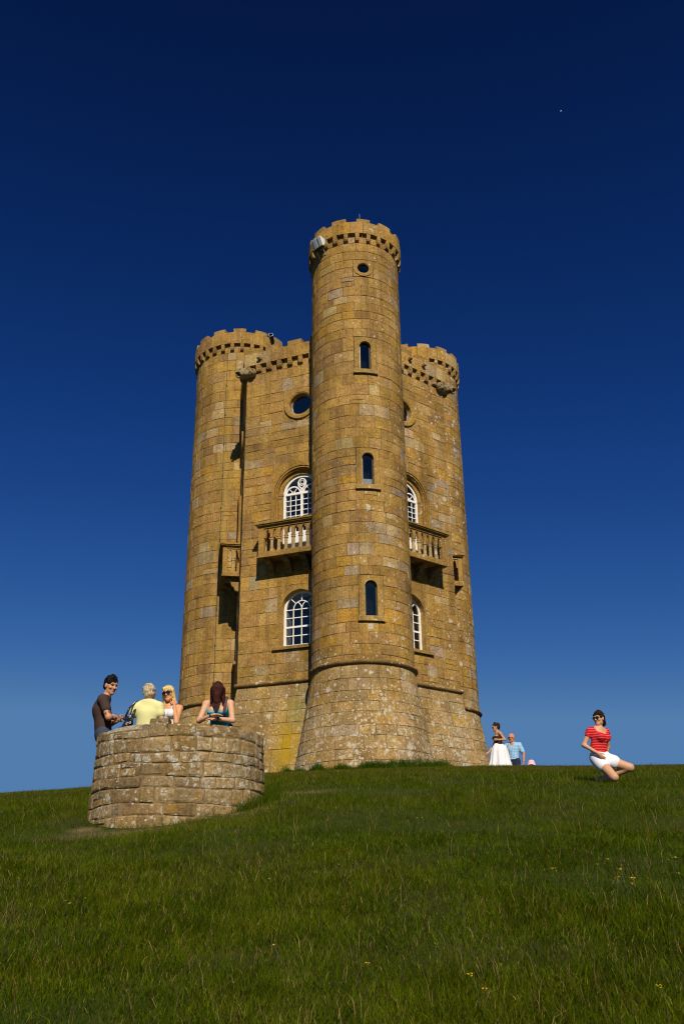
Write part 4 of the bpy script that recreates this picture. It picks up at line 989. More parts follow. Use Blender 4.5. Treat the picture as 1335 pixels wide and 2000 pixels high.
    def trousers(p, col, mat, cut=None, name='trousers', infl=.014):
        def pr(s):
            f = tuple(p.dirv((1, 0, 0)))+(.76,); s.rc(p.j('pelvis'), p.j('waist')*.5+p.j('pelvis')*.5, (.15 if not p.fem else .155)*p.k*p.b, .13*p.k*p.b, .05, f)
            for q in 'lr': s.rc(p.j('hip'+q), p.j('kn'+q), .09*p.k, .066*p.k, .04); s.rc(p.j('kn'+q), p.j('an'+q)+np.array([0, 0, .02]), .064*p.k, .056*p.k, .03)
        return p.garment(name, pr, mat, col, infl, cut or [], .005)
    def shoes(p):
        def pr(s):
            for q in 'lr': s.rc(p.j('an'+q)+np.array([0, 0, -.03]), p.j('to'+q), .046*p.k, .036*p.k, .02)
        return p.garment('shoes', pr, M['shoe'], (.03, .03, .03), .006, [], 0)

gz = lambda x, y: float(ground_z(x, y))
# --- dark haired man, arms folded, brown T-shirt, left end of the bastion
P = Person('dark haired man in a brown T-shirt with folded tattooed arms, leftmost at the rubble wall', (-3.47, -17.93, -5.11), 12, 1.81, (.50, .25, .14))
P.set(chest=(-.01, 0, 1.28), neck=(.03, 0, 1.46), head=(.085, -.01, 1.62), shl=(.0, .19, 1.385), shr=(.0, -.19, 1.385), elr=(.10, -.255, 1.13), wrr=(.25, -.04, 1.16), hdr=(.25, .06, 1.19), ell=(.12, .24, 1.13), wrl=(.23, -.08, 1.12), hdl=(.17, -.17, 1.15), pelvis=(.04, 0, .95), waist=(.02, 0, 1.10), hipl=(.05, .09, .93), hipr=(.05, -.09, .93), knl=(.12, .1, .5), knr=(.12, -.1, .5), anl=(.10, .1, .085), anr=(.10, -.1, .085), tol=(.25, .11, .035), tor=(.25, -.11, .035))
P.head_yaw = -52; P.head_pitch = -14; P.body(grip={'l': .7, 'r': .8}, tattoo='r')
def pr(s): P.torso(s); P.sleeve(s, 'l', .62); P.sleeve(s, 'r', .62)
P.garment('t_shirt', pr, M['cloth'], (.060, .036, .030), .016, [(P.j('neck')+np.array([0, 0, .015]), (0, 0, 1)), (P.j('pelvis')+np.array([0, 0, -.17]), (0, 0, -1))])
P.trousers((.045, .055, .085), M['denim']); P.shoes()
def hr(s, E, K):
    E((-.018, 0, .052), (.105, .086, .103)); E((-.06, 0, .0), (.062, .076, .085), .03)
    for i in range(40): a = rng.uniform(-2.8, 2.8); r_ = rng.uniform(.0, .08); b = np.array((-.01+r_*math.cos(a), r_*math.sin(a), .130-.35*r_)); s.rc(P.hp(b), P.hp(b+np.array((.018, rng.uniform(-.02, .02), .026))), .015*K, .005*K, .02)
    E((.088, 0, -.030), (.050, .085, .066), .012, True)
P.hair(hr, (.010, .008, .007), nz=.004); PMAN = P

# --- older woman from behind, pale yellow top
P = Person('grey blonde woman in a pale yellow top seen from behind at the wall', (-2.70, -18.45, -5.14), 86, 1.63, (.46, .25, .17), True, build=1.06)
P.set(ell=(-.02, .27, 1.15), wrl=(.12, .22, 1.03), hdl=(.2, .16, 1.02), elr=(-.03, -.255, 1.10), wrr=(.12, -.24, .97), hdr=(.21, -.2, .95), neck=(.01, 0, 1.46), head=(.045, 0, 1.60), shl=(0, .165, 1.375), shr=(0, -.165, 1.375))
P.head_yaw = -14; P.body(grip={'l': .9})
def pr(s): P.torso(s); P.sleeve(s, 'l', .5); P.sleeve(s, 'r', .5)
P.garment('top', pr, M['cloth'], (.70, .66, .30), .021, [(P.j('neck')+np.array([0, 0, .02]), (0, 0, 1)), (P.j('pelvis')+np.array([0, 0, -.16]), (0, 0, -1))], .006)
P.trousers((.30, .29, .26), M['cloth']); P.shoes()
def hr(s, E, K):
    E((-.022, 0, .045), (.110, .092, .108)); E((-.055, 0, -.025), (.072, .082, .085), .03)
    for i in range(46):
        v = np.array([rng.gauss(-.45, .6), rng.gauss(0, 1), rng.gauss(.15, .8)]); v /= np.linalg.norm(v)
        if v[0] > .55 and v[2] < .5: continue
        s.el(P.hp(np.array((-.03, 0, .02))+v*np.array((.092, .082, .105))), np.array((.022, .022, .022))*K, .012)
    E((.10, 0, -.035), (.055, .08, .075), .01, True)
P.hair(hr, (.46, .37, .24)); PYEL = P
# --- her black handbag
bl = np.array([-2.945, -18.62, -4.15])
BG = empty('handbag', (bl[0], bl[1], bl[2]-.17), 'shiny black leather handbag hanging from the shoulder of the woman in yellow', 'handbag')
s = SDF(); s.rc(bl+np.array([-.01, 0, -.06]), bl+np.array([.035, 0, .075]), .075, .055, .03, (0, 1, 0, .6)); s.rc(bl+np.array([-.075, 0, -.12]), bl+np.array([.08, 0, -.10]), .07, .06, .04, (0, 1, 0, .8)); s.rc(bl+np.array([-.03, 0, .10]), bl+np.array([.06, 0, .085]), .028, .028, .02)
s.fn(lambda X, Y, Z: .011*noise3(X, Y, Z, 2.4), 'add'); V, Q = s.mesh(.010); mesh_obj('bag_body', V, Q, M['leather'], BG, True, bl, np.tile(np.array((.016, .015, .016)), (len(V), 1)))
sl = PYEL.loc+PYEL.j('shl')
mb = MB(); mb.col = (.016, .015, .018); tube(mb, [bl+np.array([-.02, 0, .12]), bl+np.array([.03, -.02, .24]), sl+np.array([-.05, -.09, .0]), sl+np.array([.01, -.02, .075]), sl+np.array([.03, .08, .03]), bl+np.array([.08, .07, .22]), bl+np.array([.06, .03, .12])], .015, 8); mb.build('strap', M['leather'], BG, True)
for dx, dz in ((.055, .115), (.06, .03)):
    mb = MB(); c = bl+np.array([dx, -.055, dz]); tube(mb, [c+np.array([0.013*math.cos(t), -.004, .013*math.sin(t)]) for t in np.linspace(0, 2*math.pi, 13)], .006, 6, cap=False); mb.build('buckle_ring', M['grey_metal'], BG, True)
# --- blonde woman with big sunglasses, hand to her ear
P = Person('blonde woman in big sunglasses and white top holding a hand to her ear', (-2.47, -18.1, -5.12), -98, 1.66, (.60, .29, .13), True)
P.set(head=(.05, .0, 1.585), neck=(.01, 0, 1.44), ell=(.13, .17, 1.13), wrl=(.095, .115, 1.40), hdl=(.055, .085, 1.54), elr=(-.02, -.22, 1.12), shl=(.0, .17, 1.37), shr=(0, -.16, 1.38), pnl=(-.5, -1, 0))
P.head_roll = 10; P.head_yaw = -6; P.head_pitch = -3; P.body(grip={'l': .35})
def pr(s): P.torso(s)
P.garment('white_top', pr, M['cloth'], (.74, .73, .76), .010, [(P.j('chest')+np.array([0, 0, .055]), (0, 0, 1)), (P.j('pelvis')+np.array([0, 0, -.1]), (0, 0, -1))], .003)
mb = MB(); mb.col = (.74, .73, .76)
for q in (1, -1): tube(mb, [P.loc+P.w((.115*P.k, q*.07, 1.32*P.k)), P.loc+P.w((.075, q*.085, 1.435*P.k)), P.loc+P.w((-.03, q*.085, 1.445*P.k)), P.loc+P.w((-.10, q*.07, 1.30*P.k))], .009, 6)
mb.build('straps', M['cloth'], P.root); P.trousers((.05, .07, .12), M['denim']); P.shoes(); P.shades(.038, .033)
def hr(s, E, K):
    E((-.018, 0, .05), (.106, .088, .100)); E((-.055, 0, -.02), (.070, .082, .10), .03)
    for q in (1, -1): s.rc(P.hp((.02, q*.080, .04)), P.hp((-.01, q*.088, -.17)), .026*K, .024*K, .03)
    s.rc(P.hp((.05, -.045, .095)), P.hp((.062, .065, .05)), .026*K, .016*K, .02); s.rc(P.hp((-.07, 0, -.05)), P.hp((-.10, 0, -.22)), .07*K, .05*K, .03)
    E((.10, -.0, -.035), (.058, .066, .088), .012, True)
P.hair(hr, (.70, .50, .19), nz=.002)
# --- woman in a turquoise bandeau leaning on the wall, head bowed
P = Person('woman in turquoise bandeau leaning on the wall, auburn hair hanging over her face', (-1.66, -18.62, -5.04), -93, 1.68, (.60, .33, .20), True)
P.set(pelvis=(-.14, 0, .88), hipl=(-.14, .09, .86), hipr=(-.14, -.09, .86), waist=(.0, 0, .98), chest=(.14, 0, 1.09), neck=(.21, 0, 1.235), head=(.30, .01, 1.345), shl=(.18, .175, 1.19), shr=(.18, -.175, 1.19), ell=(.31, .235, .925), elr=(.31, -.235, .93), wrl=(.46, .03, .925), hdl=(.49, -.06, .92), wrr=(.51, -.01, .965), hdr=(.53, .10, .97), knl=(.02, .10, .47), knr=(-.02, -.10, .47), anl=(-.08, .10, .085), anr=(-.12, -.10, .085), tol=(.07, .11, .035), tor=(.03, -.11, .035), pnl=(0, 0, -1), pnr=(0, 0, -1))
P.head_pitch = -48; P.head_yaw = 4; P.body(grip={'l': .3, 'r': .3})
def pr(s): P.torso(s)
ax_ = P.j('neck')-P.j('waist'); ax_ /= np.linalg.norm(ax_)
P.garment('bandeau_top', pr, M['cloth'], (.008, .33, .46), .011, [(P.j('chest')+ax_*.065, ax_), (P.j('waist')-ax_*.06, -ax_)], .006)
P.trousers((.03, .035, .06), M['denim']); P.shoes()
mb = MB(); mb.col = (.09, .07, .075); q = 1
tube(mb, [P.loc+P.w(np.array(c)*P.k) for c in ((.26, .10, 1.0), (.29, .115, 1.10), (.265, .12, 1.2), (.18, .12, 1.275), (.06, .13, 1.2), (-.03, .15, 1.0))], .020, 8); mb.build('shoulder_strap', M['cloth'], P.root, True)
mb = MB(); mb.col = (.02, .015, .015)
for nm_, a_, b_ in (('l', 'ell', 'wrl'), ('r', 'elr', 'wrr')): A, B = P.loc+P.j(a_), P.loc+P.j(b_); c = B-(B-A)*.12; tube(mb, [c, c+(B-A)*.09], .033*P.k, 10)
mb.build('bracelets', M['leather'], P.root, True)
def hr(s, E, K):
    E((-.015, 0, .042), (.106, .086, .102)); E((.012, 0, -.01), (.100, .080, .10), .03)
    C = P.hp((.0, 0, .0)); fw = P.dirv((1, 0, 0)); sdv = P.dirv((0, 1, 0))
    for i in range(22):
        t = -1+2*i/21.; a = C+sdv*t*.074+fw*(.085*math.sqrt(max(0, 1-t*t))+.01)+np.array([0, 0, .03]); b = a+np.array([0, 0, -.13-.07*math.cos(t*1.6)+rng.uniform(-.02, .02)])-sdv*t*.03+fw*.0
        s.rc(a, b, .026, .012, .012)
    for q in (1, -1): s.rc(C+sdv*q*.074+np.array([0, 0, .02]), C+sdv*q*.084-fw*.02+np.array([0, 0, -.15]), .03, .022, .02)
P.hair(hr, (.050, .013, .009), nz=.002)
# --- woman kneeling on the grass at the right
kx, ky = 4.03, -16.80; kz = gz(kx, ky)-.03
P = Person('woman in a red striped top and white shorts kneeling on the grass', (kx, ky, kz), -62, 1.62, (.54, .29, .17), True, build=1.03); P.thick = 1.22
def put(**kw):                       # joints given as picture-right, away, up
    c, s_ = math.cos(P.h), math.sin(P.h)
    for a, v in kw.items(): P.J[a] = .95*np.array([v[0]*c+v[1]*s_, -v[0]*s_+v[1]*c, v[2]])
put(pelvis=(-.02, 0, .43), waist=(-.025, -.02, .575), chest=(.015, -.035, .745), neck=(.01, -.02, .905), head=(.035, -.03, 1.055),
    shr=(-.155, -.07, .835), shl=(.14, .04, .845), elr=(-.27, -.06, .62), wrr=(-.09, -.20, .465), hdr=(-.02, -.235, .37), ell=(.19, .2, .62), wrl=(.08, .18, .42), hdl=(.10, .12, .34),
    hipr=(-.08, -.04, .40), hipl=(.06, .03, .40), knr=(.085, -.32, .075), anr=(-.10, .06, .09), tor=(-.17, .12, .03), knl=(.43, -.07, .255), anl=(.12, .10, .13), tol=(.02, .16, .035), pnr=(0, 0, 0))
P.J['pnr'] = np.array([0., 1., -.3])
P.head_yaw = -78; P.head_pitch = -4; P.body(grip={'r': .5})
def pr(s): P.torso(s, lower=False); s.rc(P.j('pelvis')+np.array([0, 0, .06]), P.j('waist'), .135, .118, .05, tuple(P.dirv((1, 0, 0)))+(.74,)); P.sleeve(s, 'r', .36); P.sleeve(s, 'l', .36)
P.garment('striped_top', pr, M['stripe'], (.5, .01, .01), .012, [(P.j('neck')+P.dirv((.075, 0, .0)), .115), (P.j('neck')+np.array([0, 0, .01]), (0, 0, 1)), (P.j('pelvis')+np.array([0, 0, .035]), (0, 0, -1))], .003)
def pr(s):
    s.rc(P.j('pelvis'), P.j('pelvis')+np.array([0, 0, .07]), .140, .125, .05, tuple(P.dirv((1, 0, 0)))+(.8,))
    for q in 'lr': a, b = P.j('hip'+q), P.j('kn'+q); s.rc(a, a+(b-a)*.36, .096, .094, .05)
P.garment('shorts', pr, M['cloth'], (.76, .76, .80), .014, [(P.j('hip'+q)+(P.j('kn'+q)-P.j('hip'+q))*.47, P.j('kn'+q)-P.j('hip'+q)) for q in 'lr'] and [(P.j('pelvis')+np.array([0, 0, .085]), (0, 0, 1))], .005)
P.shades(.036, .024); P.shoes()
def hr(s, E, K):
    E((-.02, 0, .048), (.108, .088, .100)); E((-.06, 0, -.01), (.066, .078, .085), .03); s.rc(P.hp((.045, .055, .085)), P.hp((.066, -.05, .060)), .024*K, .020*K, .025)
    s.el(P.hp((-.115, -.01, -.08)), (.045, .045, .05), .02); E((.10, 0, -.03), (.058, .078, .068), .012, True)
P.hair(hr, (.022, .012, .009))
# --- woman walking left past the right-hand turret
wx, wy = 4.62, -3.96; wz = -3.16
P = Person('woman in brown top and long white skirt walking beside the tower', (wx, wy, wz), 186, 1.66, (.50, .25, .13), True)
P.set(ell=(-.13, .20, 1.19), wrl=(.09, .14, 1.20), hdl=(.17, .09, 1.24), elr=(.12, -.20, 1.08), wrr=(.30, -.17, .86), hdr=(.39, -.15, .80), chest=(.02, 0, 1.29), neck=(.03, 0, 1.46), head=(.075, 0, 1.595), knl=(.14, .09, .50), anl=(.10, .09, .09), tol=(.25, .1, .04), knr=(-.08, -.09, .5), anr=(-.3, -.09, .13), tor=(-.18, -.1, .04), pnl=(0, -1, 0))
P.head_pitch = -4; P.body(grip={'l': .8, 'r': .5}); P.shades(.034, .022)
def pr(s): P.torso(s)
P.garment('brown_top', pr, M['cloth'], (.055, .022, .014), .014, [(P.j('chest')+np.array([0, 0, .03]), (0, 0, 1)), (P.j('pelvis')+np.array([0, 0, -.02]), (0, 0, -1))], .004)
mb = MB(); m = 120; lv = [(1.10, .135), (1.02, .195), (.85, .245), (.6, .275), (.35, .335), (.20, .365)]; vs = []; fs = []
for z, r_ in lv:
    for k in range(m):
        a = 2*math.pi*k/m; rr = r_*(1+.15*(1.10-z)*math.sin(a*11+math.sin(a*3))+.04*math.sin(a*5)); vs.append(P.loc+P.w(np.array([rr*math.cos(a)*1.05+.03*(1.06-z), rr*math.sin(a)*.85, z])*P.k))
for i in range(len(lv)-1):
    for k in range(m): l = (k+1) % m; fs.append((i*m+k, i*m+l, (i+1)*m+l, (i+1)*m+k))
mb.col = (.76, .74, .76); mb.add(vs, fs); mb.build('skirt', M['cloth'], P.root, True)
P.shoes()
def hr(s, E, K):
    E((-.022, 0, .05), (.108, .088, .100)); E((-.075, 0, .0), (.075, .075, .08), .03); E((-.09, 0, .10), (.06, .055, .05), .02); E((.02, 0, .14), (.03, .04, .03), .02); E((.10, 0, -.035), (.06, .085, .075), .012, True)
P.hair(hr, (.025, .012, .010), nz=.009)
# --- bald man in a blue checked shirt
P = Person('bald man in a light blue checked shirt behind the woman in white skirt', (5.16, -3.16, -3.46), -118, 1.78, (.50, .21, .12), False, build=1.05)
P.set(ell=(-.03, .30, 1.13), wrl=(.04, .30, .88), hdl=(.07, .29, .79), head=(.06, 0, 1.60), neck=(.02, 0, 1.46), knl=(.12, .1, .5), anl=(.02, .1, .1))
P.head_yaw = -42; P.head_pitch = -10; P.body(grip={'l': .6}); P.shades(.032, .021)
def pr(s): P.torso(s); P.sleeve(s, 'l', .85); P.sleeve(s, 'r', .85)
P.garment('checked_shirt', pr, M['check'], (.3, .5, .7), .016, [(P.j('neck')+np.array([0, 0, .02]), (0, 0, 1)), (P.j('neck')+P.dirv((.085, 0, -.01)), .075), (P.j('pelvis')+np.array([0, 0, -.10]), (0, 0, -1))], .007)
P.trousers((.018, .022, .05), M['denim']); P.shoes()
mb = MB(); A, B = P.loc+P.j('ell'), P.loc+P.j('wrl'); tube(mb, [B-(B-A)*.10, B-(B-A)*.01], .036, 10); mb.build('wristwatch', M['gold'], P.root, True)
# --- child in a pink sun hat, just the head over the brow of the hill
cz_ = -3.60
P = Person('small child in a pink sun hat showing only head above the brow of the hill', (5.74, -2.86, cz_), -140, 1.12, (.56, .30, .19), True)
P.set(head=(.03, 0, 1.60)); P.body(); 
def pr(s): P.torso(s); P.sleeve(s, 'l', .5); P.sleeve(s, 'r', .5)
P.garment('t_shirt', pr, M['cloth'], (.7, .5, .52), .012, [(P.j('neck'), (0, 0, 1)), (P.j('pelvis')+np.array([0, 0, -.06]), (0, 0, -1))], .003); P.trousers((.5, .45, .45), M['cloth']); P.shoes()
mb = MB(); m = 28; lv = [(.0, .142), (.0, .137), (.012, .118), (.02, .106), (.075, .100), (.105, .078), (.118, .035), (.12, .001)]; vs = []; fs = []; c0 = P.hp((-.01, 0, .055)); R = P.headframe()
for i, (z, r_) in enumerate(lv):
    for k in range(m): a = 2*math.pi*k/m; vs.append(P.loc+c0+R@np.array([r_*math.cos(a), r_*math.sin(a), z-(.05 if i < 2 else 0)+.012*math.sin(a*3)*(i < 2)])*.92)
for i in range(len(lv)-1):
    for k in range(m): l = (k+1) % m; fs.append((i*m+k, i*m+l, (i+1)*m+l, (i+1)*m+k))
mb.col = (.78, .45, .52); mb.add(vs, fs); mb.build('sun_hat', M['cloth'], P.root, True)
def hr(s, E, K): E((-.03, 0, .02), (.098, .084, .10)); E((.10, 0, -.03), (.06, .09, .09), .012, True)
P.hair(hr, (.35, .2, .08))

# ------------------------------------------------------------------ far aeroplane
ap = Vector((1969.0, 5968.5, 6348.0)); AP = empty('aeroplane', ap, 'tiny pale aeroplane very high in the blue sky to the right of the tower', 'aeroplane')
d1 = Vector((.78, .15, -.62)).normalized(); d2 = d1.cross(Vector((0, -1, -.35))).normalized(); d3 = d1.cross(d2)
pt = lambda a, b, c: ap+(d1*a+d2*b+d3*c)*.55
mb = MB(); tube(mb, [pt(-19, 0, 0), pt(-12, 0, 0), pt(14, 0, 0), pt(20, 0, 0)], [.6, 2.2, 2.2, .5], 10); mb.build('fuselage', M['grey_metal'], AP, True)
for sg in (1, -1):
    mb = MB(); vs = [pt(4, sg*1.5, .3), pt(-3, sg*1.5, .3), pt(-8, sg*17, .3), pt(-5.5, sg*17, .3)]; mb.add(vs+[v+d3*.5 for v in vs], [(0, 1, 2, 3), (7, 6, 5, 4), (0, 4, 5, 1), (1, 5, 6, 2), (2, 6, 7, 3), (3, 7, 4, 0)]); mb.build('wing', M['grey_metal'], AP)
mb = MB(); vs = [pt(-14, -6, 0), pt(-12, 0, 0), pt(-14, 6, 0), pt(-18, 6, 0), pt(-17, 0, 0), pt(-18, -6, 0)]; mb.add(vs+[v+d3*.3 for v in vs], [(0, 1, 2, 3, 4, 5), (11, 10, 9, 8, 7, 6)]+[(i, (i+1) % 6, 6+(i+1) % 6, 6+i) for i in range(6)]); mb.build('tail_wing', M['grey_metal'], AP)

# ------------------------------------------------------------------ meadow grass (one mass) and the few flowers
def vnoise(x, y, s, seed):
    r = np.random.default_rng(seed); T = r.random((64, 64)); u, v = x*s, y*s; i, j = np.floor(u).astype(int), np.floor(v).astype(int); a, b = u-i, v-j; a = a*a*(3-2*a); b = b*b*(3-2*b)
    g_ = lambda p, q: T[p % 64, q % 64]
    return (g_(i, j)*(1-a)+g_(i+1, j)*a)*(1-b)+(g_(i, j+1)*(1-a)+g_(i+1, j+1)*a)*b
def hexr(x, y):      # signed-ish distance outside the tower foot (positive outside)
    d = np.full(x.shape, -9e9)
    for F in FACES: d = np.maximum(d, (x-F.m[0])*F.n[0]+(y-F.m[1])*F.n[1]-flare(-3.0))
    for T in TUR: d = np.minimum(d, np.hypot(x-T.c[0], y-T.c[1])-(T.r+flare(-3.0)))
    return d
BV, BF, BC_, nb = [], [], [], 0
def blades(x, y, h, wd, col, lean, segs):
    global nb
    n = len(x); z = ground_z(x, y)-.012; az = NR.random(n)*2*math.pi; fa = NR.random(n)*2*math.pi
    lx, ly = np.cos(az)*lean*h, np.sin(az)*lean*h; wx_, wy_ = np.cos(fa)*wd/2, np.sin(fa)*wd/2
    if segs == 2:
        P = np.zeros((n, 5, 3)); P[:, 0] = np.stack([x-wx_, y-wy_, z], 1); P[:, 1] = np.stack([x+wx_, y+wy_, z], 1)
        mx, my, mz = x+lx*.32, y+ly*.32, z+h*.58; P[:, 2] = np.stack([mx-wx_*.75, my-wy_*.75, mz], 1); P[:, 3] = np.stack([mx+wx_*.75, my+wy_*.75, mz], 1)
        P[:, 4] = np.stack([x+lx, y+ly, z+h*(1-.35*lean**2)], 1); F = np.array([[0, 1, 3], [0, 3, 2], [2, 3, 4]]); m = 5
    else:
        P = np.zeros((n, 3, 3)); P[:, 0] = np.stack([x-wx_, y-wy_, z], 1); P[:, 1] = np.stack([x+wx_, y+wy_, z], 1); P[:, 2] = np.stack([x+lx, y+ly, z+h*(1-.3*lean**2)], 1); F = np.array([[0, 1, 2]]); m = 3
    BF.append((F[None]+(np.arange(n)*m)[:, None, None]).reshape(-1, 3)+nb); BV.append(P.reshape(-1, 3)); BC_.append(np.repeat(col, m, 0)); nb += n*m
def field(n, d0, d1, pw, wscale, segs, hs=1., dmax_ang=.50, dmin=0.):
    u = NR.random(n); k = 2-pw; d = (d0**k+u*(d1**k-d0**k))**(1/k); t = (dmin+(dmax_ang-dmin)*NR.random(n))*np.where(NR.random(n) < .5, -1, 1); x = CAM.x+d*t; y = CAM.y+d
    th = hexr(x, y); rb = np.hypot(x-BC[0], y-BC[1])
    n1 = vnoise(x, y, .55, 1); n2 = vnoise(x, y, 1.7, 2); n3 = vnoise(x, y, 4.5, 3)
    bare = np.clip(1.25-np.hypot((x+3.2)/.24, (y+19.35)/.2)-n3*.5, 0, 1)+np.clip(1.2-np.hypot((x+2.5)/1.25, (y+19.68)/.30)-n3*.5, 0, 1)+np.clip(1.2-np.hypot((x+1.35)/.6, (y+19.25)/.4)-n3*.5, 0, 1)+.8*np.clip(1.35-np.hypot((x+.55)/.75, (y+16.9)/.6)-n3*.8, 0, 1)
    keep = (th > .03) & ~((rb < BR+.03) & (rb > BR-.36)) & (NR.random(n) > bare) & (NR.random(n) < .45+.75*n2)
    keep &= ~((rb < BR-.3) & (NR.random(n) < .7))
    x, y, d, n1, n2, n3, th = (a[keep] for a in (x, y, d, n1, n2, n3, th)); n = len(x)
    worn = np.clip((d-17)/4, 0, 1)*np.clip((26.2-d)/1.0, 0, 1)
    h = (.028+.060*NR.random(n)**1.8)*(.55+.5*n1+.5*n2)*hs*(1-.35*worn)
    tall = NR.random(n) < .03; h = np.where(tall, h*1.9, h)
    near = np.clip(1-th/.42, 0, 1); h = h+near*(.03+.12*NR.random(n))*(th < .42)*n2*1.6
    wd = (.0016+.0016*NR.random(n))+wscale*d
    r_ = NR.random(n)[:, None]; mixn = np.clip(n1*1.0-.22+.5*(n3-.5), 0, 1)[:, None]
    ga, gb, gc = np.array([.045, .084, .003]), np.array([.105, .138, .004]), np.array([.155, .142, .010])
    col = (ga*(1-r_)+gb*r_)*(1-.55*mixn)+gc*.55*mixn; br = np.clip((n2-.62)*4, 0, 1)[:, None]*.15; col = col*(1-br)+np.array([.115, .075, .012])*br; col = col*((.68+.5*n3)*(.6+.75*NR.random(n)))[:, None]*np.array([.80, .94, .5])
    w2 = (worn*.45)[:, None]; col = col*(1-w2)+np.array([.125, .105, .014])*w2
    nr = near[:, None]; col = col*(1-nr*.7)+np.array([.055, .095, .004])*nr*.7
    dry = NR.random(n) < (.035+.05*n1**2); col[dry] = np.array([.30, .22, .07])*(.6+.6*NR.random(dry.sum()))[:, None]
    rust = NR.random(n) < .02; col[rust] = np.array([.13, .065, .03])
    lean = .2+1.0*NR.random(n); blades(x, y, h, wd, col, lean, segs)
field(440000, 3.2, 9.5, 1.3, .00018, 2, 1.0, .56)
field(660000, 9.5, 27.5, 1.4, .00028, 1, 1.05, .50)
field(90000, 27.5, 45, 1.6, .0004, 1, 1.1, .60)
field(150000, 3.2, 9.5, 1.2, .0003, 1, 1.0, 1.15, .54)
field(220000, 9.5, 27.5, 1.3, .0004, 1, 1.05, .85, .49)
# scattered long seed stems
def stems(n, d0, d1):
    d = d0+(d1-d0)*NR.random(n)**1.2; t = (NR.random(n)*2-1)*.5; x = CAM.x+d*t; y = CAM.y+d; k = (hexr(x, y) > .4) & (np.hypot(x-BC[0], y-BC[1]) > BR+.1); x, y, d = x[k], y[k], d[k]; n = len(x)
    c = np.array([.26, .20, .09])*(.5+.7*NR.random(n))[:, None]*np.where(NR.random(n)[:, None] < .3, np.array([[.75, .55, .5]]), 1.)
    blades(x, y, (.10+.13*NR.random(n)), (.0013+.00017*d), c, .1+.8*NR.random(n)**1.5, 2)
stems(2300, 3.6, 17)
# long tufts hugging the foot of the tower and of the bastion
a = NR.random(9000)*2*math.pi; rr = BR+.08+np.abs(NR.normal(0, .07, 9000)); x = BC[0]+rr*np.cos(a); y = BC[1]+rr*np.sin(a); k = NR.random(9000) < np.where(np.cos(a) > .72, .9, .04)
x, y = x[k], y[k]; blades(x, y, .06+.14*NR.random(len(x))*np.where(x > BC[0]+.5, 1.3, .8), .007+0*x, np.array([.055, .082, .004])*(.7+.7*NR.random(len(x)))[:, None], .2+.5*NR.random(len(x)), 1)
def tuft_line(n, T, a0, a1, hh):
    a = math.atan2(CAM.y-T.c[1], CAM.x-T.c[0])+a0+(a1-a0)*NR.random(n); rr = T.r+flare(-2.95)+.05+np.abs(NR.normal(0, .16, n)); x = T.c[0]+rr*np.cos(a); y = T.c[1]+rr*np.sin(a); k = hexr(x, y) > .02; x, y = x[k], y[k]
    nn_ = vnoise(x, y, 3., 9); blades(x, y, hh*(.25+.8*NR.random(len(x)))*np.clip(nn_*1.8-.2, .3, 1.4), .010+.006*NR.random(len(x)), np.array([.038, .070, .004])*(.5+1.1*NR.random(len(x)))[:, None], .1+.5*NR.random(len(x)), 1)
tuft_line(13000, TUR[0], -1.3, 1.5, .26); tuft_line(4000, TUR[2], -.9, .6, .3)
x = 1.3+NR.random(9000)*2.4; y = -6.25+(x-1.3)*1.15+np.abs(NR.normal(0, .25, 9000))*-1; k = hexr(x, y) > .02; x, y = x[k], y[k]; blades(x, y, (.10+.26*NR.random(len(x)))*(.4+vnoise(x, y, 2.5, 5)), .011+0*x, np.array([.055, .09, .012])*(.6+.8*NR.random(len(x)))[:, None], .1+.5*NR.random(len(x)), 1)
V = np.concatenate(BV).astype(np.float32); F = np.concatenate(BF).astype(np.int32); C = np.concatenate(BC_)
me = bpy.data.meshes.new('grass'); me.vertices.add(len(V)); me.vertices.foreach_set('co', V.ravel()); me.loops.add(F.size); me.loops.foreach_set('vertex_index', F.ravel()); me.polygons.add(len(F)); me.polygons.foreach_set('loop_start', np.arange(0, F.size, 3, dtype=np.int32)); me.update(calc_edges=True)
at_ = me.attributes.new('tint', 'FLOAT_COLOR', 'POINT'); cc = np.ones((len(V), 4), np.float32); cc[:, :3] = C; at_.data.foreach_set('color', cc.ravel())
def grass_mat():
    m, n, b, o = newmat('grass_blades'); n.nodes.remove(b); at = N(n, 'ShaderNodeAttribute', attribute_name='tint')
    d = N(n, 'ShaderNodeBsdfDiffuse'); t = N(n, 'ShaderNodeBsdfTranslucent'); n.links.new(at.outputs['Color'], d.inputs[0]); n.links.new(mixc(n, 1., at.outputs['Color'], (1.2, 1.3, .3), 'MULTIPLY'), t.inputs[0])
    mx = N(n, 'ShaderNodeMixShader'); mx.inputs[0].default_value = .28; n.links.new(d.outputs[0], mx.inputs[1]); n.links.new(t.outputs[0], mx.inputs[2])
    n.links.new(mx.outputs[0], o.inputs[0]); return m
me.materials.append(grass_mat()); go = bpy.data.objects.new('grass', me); COL.objects.link(go)
tag(go, 'rough green meadow grass with straw coloured seed stems covering the slope', 'grass', kind='stuff')
print('grass tris', len(F), 'z', V[:, 2].min())
M['stem'] = plain('flower_stem', (.04, .07, .015), .7); M['buttercup'] = plain('buttercup_petal', (.62, .40, .01), .4, .4, noise=.05); M['daisy'] = plain('daisy_petal', (.7, .68, .62), .7, noise=.05); M['daisy_eye'] = plain('daisy_eye', (.5, .33, .02), .8)
